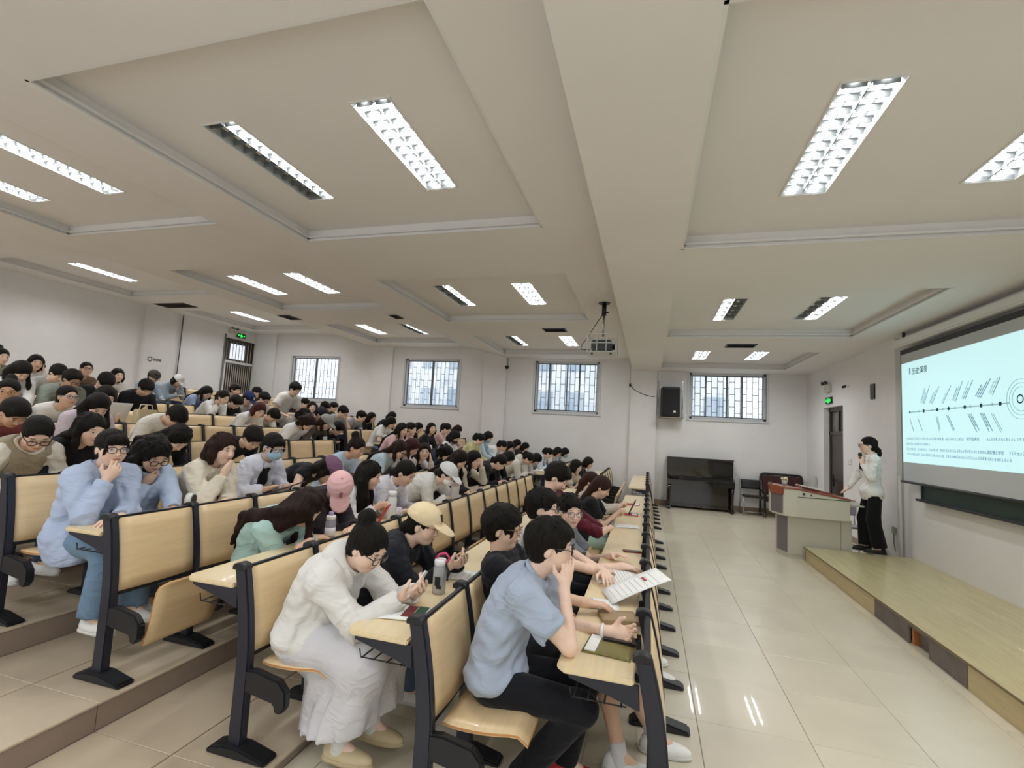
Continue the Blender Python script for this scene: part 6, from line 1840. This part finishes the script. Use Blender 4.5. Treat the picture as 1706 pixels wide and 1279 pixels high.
def bottle(name, label, loc, body, capc, h=.2, r0=.035, transp=False, extra=None):
    r = desk_item(name, label, 'bottle', loc)
    m = mat('btl_' + body + str(transp), body, rough=.25, trans=.5 if transp else 0)
    MB().lathe([(r0 * .92, 0), (r0, .008), (r0, h * .72), (r0 * .86, h * .80), (r0 * .86, h * .82)], 20).build('bottle_body', m, r)
    MB().lathe([(r0 * .9, h * .815), (r0 * .92, h * .95), (r0 * .8, h)], 20).build('lid', mat('lid_' + capc, capc, rough=.4), r)
    return r
# second row: white cup bottle with a dark print, booklet, phone
b_ = bottle('drink_bottle', 'white-lidded drink bottle with a dark printed figure on the second-row desk', (-1.13, 2.66, Z1), 'd9dadb', 'eeeeee', .19, .038, True)
MB().box(-.012, -.0395, .05, .02, -.036, .10).build('printed_figure', m_black, b_)
MB().box(-.004, -.0393, .035, .028, -.0355, .052).build('printed_figure', m_black, b_)
MB().tube([(.034, 0, .17), (.055, 0, .20), (.03, 0, .225), (-.01, 0, .215), (-.03, 0, .185)], .007, 8).build('strap', mat('strap_pink', (205, 60, 110), rough=.5), b_)
MB().tube([(.034, 0, .17), (.055, -.01, .12), (.05, -.01, .08)], .006, 6).build('strap_tail', mat('strap_black', (20, 20, 22), rough=.6), b_)
bk_ = sheet('booklet', 'white booklet with red and green photo grid beside the white cardigan sleeve', (-1.16, 2.31, Z1), .15, .26, .19, 0, cat='booklet', th=.004)
for i, c_ in enumerate(('7c3a3a', '2f5a44', '7a3038', '34604a')):
    MB().box(.00 + .055 * (i % 2), -.06 + .075 * (i // 2), .0045, .05 + .055 * (i % 2), .01 + .075 * (i // 2), .0115).build('photo_block', mat('cover_' + c_, c_, rough=.5), bk_)
def held_phone(who, label, col, up=.03, side=-1):
    q = next(x for x in PERSONS if who in x['label'])
    W_, f_, n_ = q['_wr'][side]
    n_ = nrm(n_ - f_ * (n_ @ f_))
    c_ = W_ + f_ * .10 + n_ * up
    hd = np.array(q['head']); zx = nrm(hd - c_); xx = nrm(f_ - zx * (f_ @ zx)); yx = np.cross(zx, xx)
    o_ = phone(label, (0, 0, 0), (0, 0, 0), col)
    Mx = Matrix([list(r_) for r_ in np.stack([xx, yx, zx], 1)]).to_4x4(); Mx.translation = Vector(c_)
    o_.matrix_world = Matrix.Translation(Vector(q['loc'])) @ Mx
held_phone('white hooded cardigan', 'white-cased phone held up by the student in the white cardigan', 'e9e9ea')
held_phone('black jacket and beige cap', 'black phone in the hands of the beige-cap student', '1a1a1d')
held_phone('maroon shirt', 'dark phone held by the student in the maroon shirt', '202024')
held_phone('very long black hair, third', 'grey phone raised by the student with very long black hair', '6a6a70')
sheet('paper', 'white sheet under the hands of the beige-cap student', (-1.12, 3.02, Z1), .1, .29, .20, 6)
# third row: bottles
b_ = bottle('drink_bottle', 'white and lilac drink bottle beside the mint green sleeve', (-2.22, 3.14, Z2), 'cfc9d8', 'ece9e6', .17, .037, True)
MB().lathe([(.018, .168), (.018, .19), (.014, .196)], 14).build('lilac_spout', mat('lilac', (172, 150, 200), rough=.4), b_)
MB().lathe([(.0376, .03), (.0376, .085)], 20).build('printed_label', mat('label_pale', (226, 224, 230), rough=.5), b_)
b_ = bottle('tumbler', 'tall plain white tumbler on the third-row desk', (-2.22, 4.02, Z2), 'e6e4e2', 'efefef', .25, .043)
sheet('red_folder', 'red folder standing near the long black hair in the third row', (-2.18, 3.80, Z2 + .06), .3, .22, .16, 0, cover='c8252c', th=.006, tilt=(0, -1.1), cat='folder')
phone('black phone lying near the white tumbler', (-2.12, 4.25, Z2 + .006), (0, 0, .4))
# first row: sheets, leaflet, booklet, phone along the front desk
sheet('handout', 'open white handout with a dark photo lying on the front desk', (-.20, 3.62, Z0), .25, .30, .38, 10, mark=(-.14, .04, .07, .12, '6a6862'))
lf = sheet('leaflet', 'white leaflet with a small red stamp leaning on the front panel edge', (-.055, 3.17, Z0 + .085), .35, .38, .25, 9, tilt=(0, -.40), mark=(.06, -.02, .015, .07, 'a03a44'))
sheet('brochure', 'brochure with teal pictures under the leaflet on the front desk', (-.25, 2.99, Z0), .1, .22, .17, 5, mark=(-.10, -.03, .06, .09, '4f7f86'), cat='brochure')
sheet('magazine', 'olive magazine under the black phone at the end of the front desk', (-.15, 2.42, Z0), -.1, .22, .20, 0, cover='7d7444', th=.005, cat='magazine', mark=(-.10, -.09, .05, .18, 'eeeeea'))
phone('black phone lying on the olive magazine', (-.10, 2.50, Z0 + .016), (0, 0, -.06), '0f0f11', w=.08, l=.165)
sheet('notebook', 'brown notebook stack behind the leaflet on the front desk', (-.13, 2.80, Z0), .3, .20, .15, 0, cover='a08868', th=.02, cat='notebook')
sheet('red_booklet', 'red booklet lying across the empty front desk, nearer one', (-.22, 6.45, Z0), .0, .24, .17, 0, cover='b8343c', th=.006, cat='booklet', mark=(.04, -.08, .07, .16, 'e8e8e6'))
sheet('red_booklet', 'red booklet lying across the empty front desk, farther one', (-.22, 7.40, Z0), .0, .24, .17, 0, cover='b8343c', th=.006, cat='booklet', mark=(.04, -.08, .07, .16, 'e8e8e6'))
phone('black phone with red case by the reaching hand on the front desk', (-.11, 4.42, Z0 + .006), (0, 0, .2), '8a2028')
r = desk_item('tablet', 'dark tablet in a stand propped before the student with long brown hair', 'tablet', (-.22, 6.55, Z0), 0)
MB().box(-.005, -.13, 0, .005, .13, .19).build('slab', m_black, r, (0, 0, .002), (0, .45, 0), bevel=.004)
MB().box(0.0, -.05, 0, .1, .05, .004).build('stand', m_black, r)
# fourth row: tablet in brown cover, gadgets
r = new_obj('tablet', None, None, (-3.17, 3.80, Z3 + .09), (.1, -.35, .1)); tag(r, 'tablet in a brown folding cover held by the masked student', 'tablet')
MB().box(-.10, -.14, -.006, .10, .14, 0).build('cover', mat('cover_brown', (92, 68, 56), rough=.6), r, bevel=.003)
MB().box(-.09, -.13, 0, .09, .13, .006).build('slab', mat('tablet_glass', (60, 64, 70), rough=.1), r, bevel=.002)
r = desk_item('mini_fan', 'small white and black handheld fan on the fourth-row desk', 'fan', (-3.16, 2.80, Z3), .4)
MB().lathe([(.02, 0), (.022, .06), (.016, .065)], 14).build('handle', m_whitep, r)
MB().tube([(-.02, 0, .10), (.02, 0, .10)], .045, 18).build('fan_head', m_whitep, r)
MB().tube([(.021, 0, .10), (.026, 0, .10)], .034, 18).build('grille', m_black, r)
phone('dark phone under the elbow of the pale blue shirt', (-3.20, 2.32, Z3 + .006), (0, 0, .2))
# further rows
r = desk_item('tote_bag', 'cream see-through tote bag standing on the seventh-row desk', 'bag', (-6.22, 4.72, desk_z(7)), .1)
MB().prism([(-.16, 0), (.16, 0), (.13, .27), (-.13, .27)], 'x', -.05, .05).build('bag_body', mat('cream_vinyl', (222, 205, 170), rough=.35, alpha=.85), r, bevel=.01)
for s in (-1, 1):
    MB().tube([(s * .04, -.06, .26), (s * .04, -.04, .33), (s * .04, .04, .33), (s * .04, .06, .26)], .006, 6).build('bag_handle', mat('cream_strap', (226, 214, 188), rough=.5), r)
sheet('paper', 'large white sheet held up before the face in the seventh row', (-6.30, 4.42, desk_z(7) + .20), .0, .29, .30, 9, tilt=(0, -1.15))
bottle('paper_cup', 'pale paper cup on the seventh-row desk beyond the aisle', (-6.2, 9.55, desk_z(7)), 'dfe6ec', 'eef0f2', .12, .035)
bottle('milk_bottle', 'small white bottle on the sixth-row desk at the aisle', (-5.22, 8.95, desk_z(6)), 'efefe9', 'f4f4f2', .17, .035)
bottle('plastic_cup', 'clear plastic cup on the fourth-row desk beside the black shirt', (-3.2, 8.9, Z3), 'd5dbdc', 'e4e8e8', .13, .036, True)
bottle('thermos', 'white round-lidded flask on the fifth-row desk', (-4.22, 9.0, desk_z(5)), 'ebe7e4', 'f2f0ee', .16, .045)
bottle('water_cup', 'pale cup before the bent student in black at the sixth-row end', (-5.2, 7.0, desk_z(6)), 'c8d8da', 'e6ecec', .13, .036)
sheet('open_book', 'thick open book with white pages at the aisle desk of the third row', (-2.2, 10.3, Z2), 0, .28, .36, 10, th=.03, cat='book')
# books and papers in front of students
PB = [(4, 3.25, 'white sheet before the cream jacket'), (5, 4.35, 'white exercise book before the face-down student in black'), (3, 4.42, 'white sheet before the pale lavender shirt'), (3, 5.3, 'white notebook under the white sweater sleeve'),
      (2, 9.95, 'white sheet at the second-row desk beyond the aisle'), (4, 5.1, 'white notebook before the light blue tee'), (3, 6.5, 'white sheet before the lace sleeves'), (8, 5.55, 'open exercise book before the black long-sleeved shirt'),
      (8, 7.25, 'white sheet before the plain black tee in the eighth row'), (6, 6.65, 'white sheet under the curly-haired student leaning over'), (4, 9.75, 'white sheet before the yellow-green shirt'), (1, 5.6, 'white sheet on the front desk before the long brown hair')]
for k_, y_, lab in PB:
    sheet('paper', lab, (row_x(k_ - 1) - .20, y_, desk_z(k_)), random.uniform(-.3, .3), .27, .20, 7)
# backpack on the step under the third row
r = desk_item('backpack', 'black and white backpack on the floor under the second-row seats', 'bag', (-2.36, 3.02, row_floor(2)), .2)
F_ = Field(np.array((-.2, -.25, -.02)), np.array((.2, .25, .45)), .012)
F_.add(ell((0, 0, .18), (.11, .16, .19)), .01); F_.add(ell((.07, 0, .13), (.07, .12, .10)), .03); F_.cut((0, 0, 0), (0, 0, -1))
P_, Q_ = F_.nets(); new_obj('bag_body', mesh_np('bag_body', P_, Q_, cloth('1b1c20', 'nylon')), r)
MB().tube([(-.02, -.04, .36), (-.02, -.02, .40), (-.02, .02, .40), (-.02, .04, .36)], .008, 6).build('handle', m_black, r)
MB().box(.12, -.06, .06, .137, .06, .18).build('pocket_patch', mat('patch_grey', (170, 172, 176), rough=.7), r, bevel=.004)
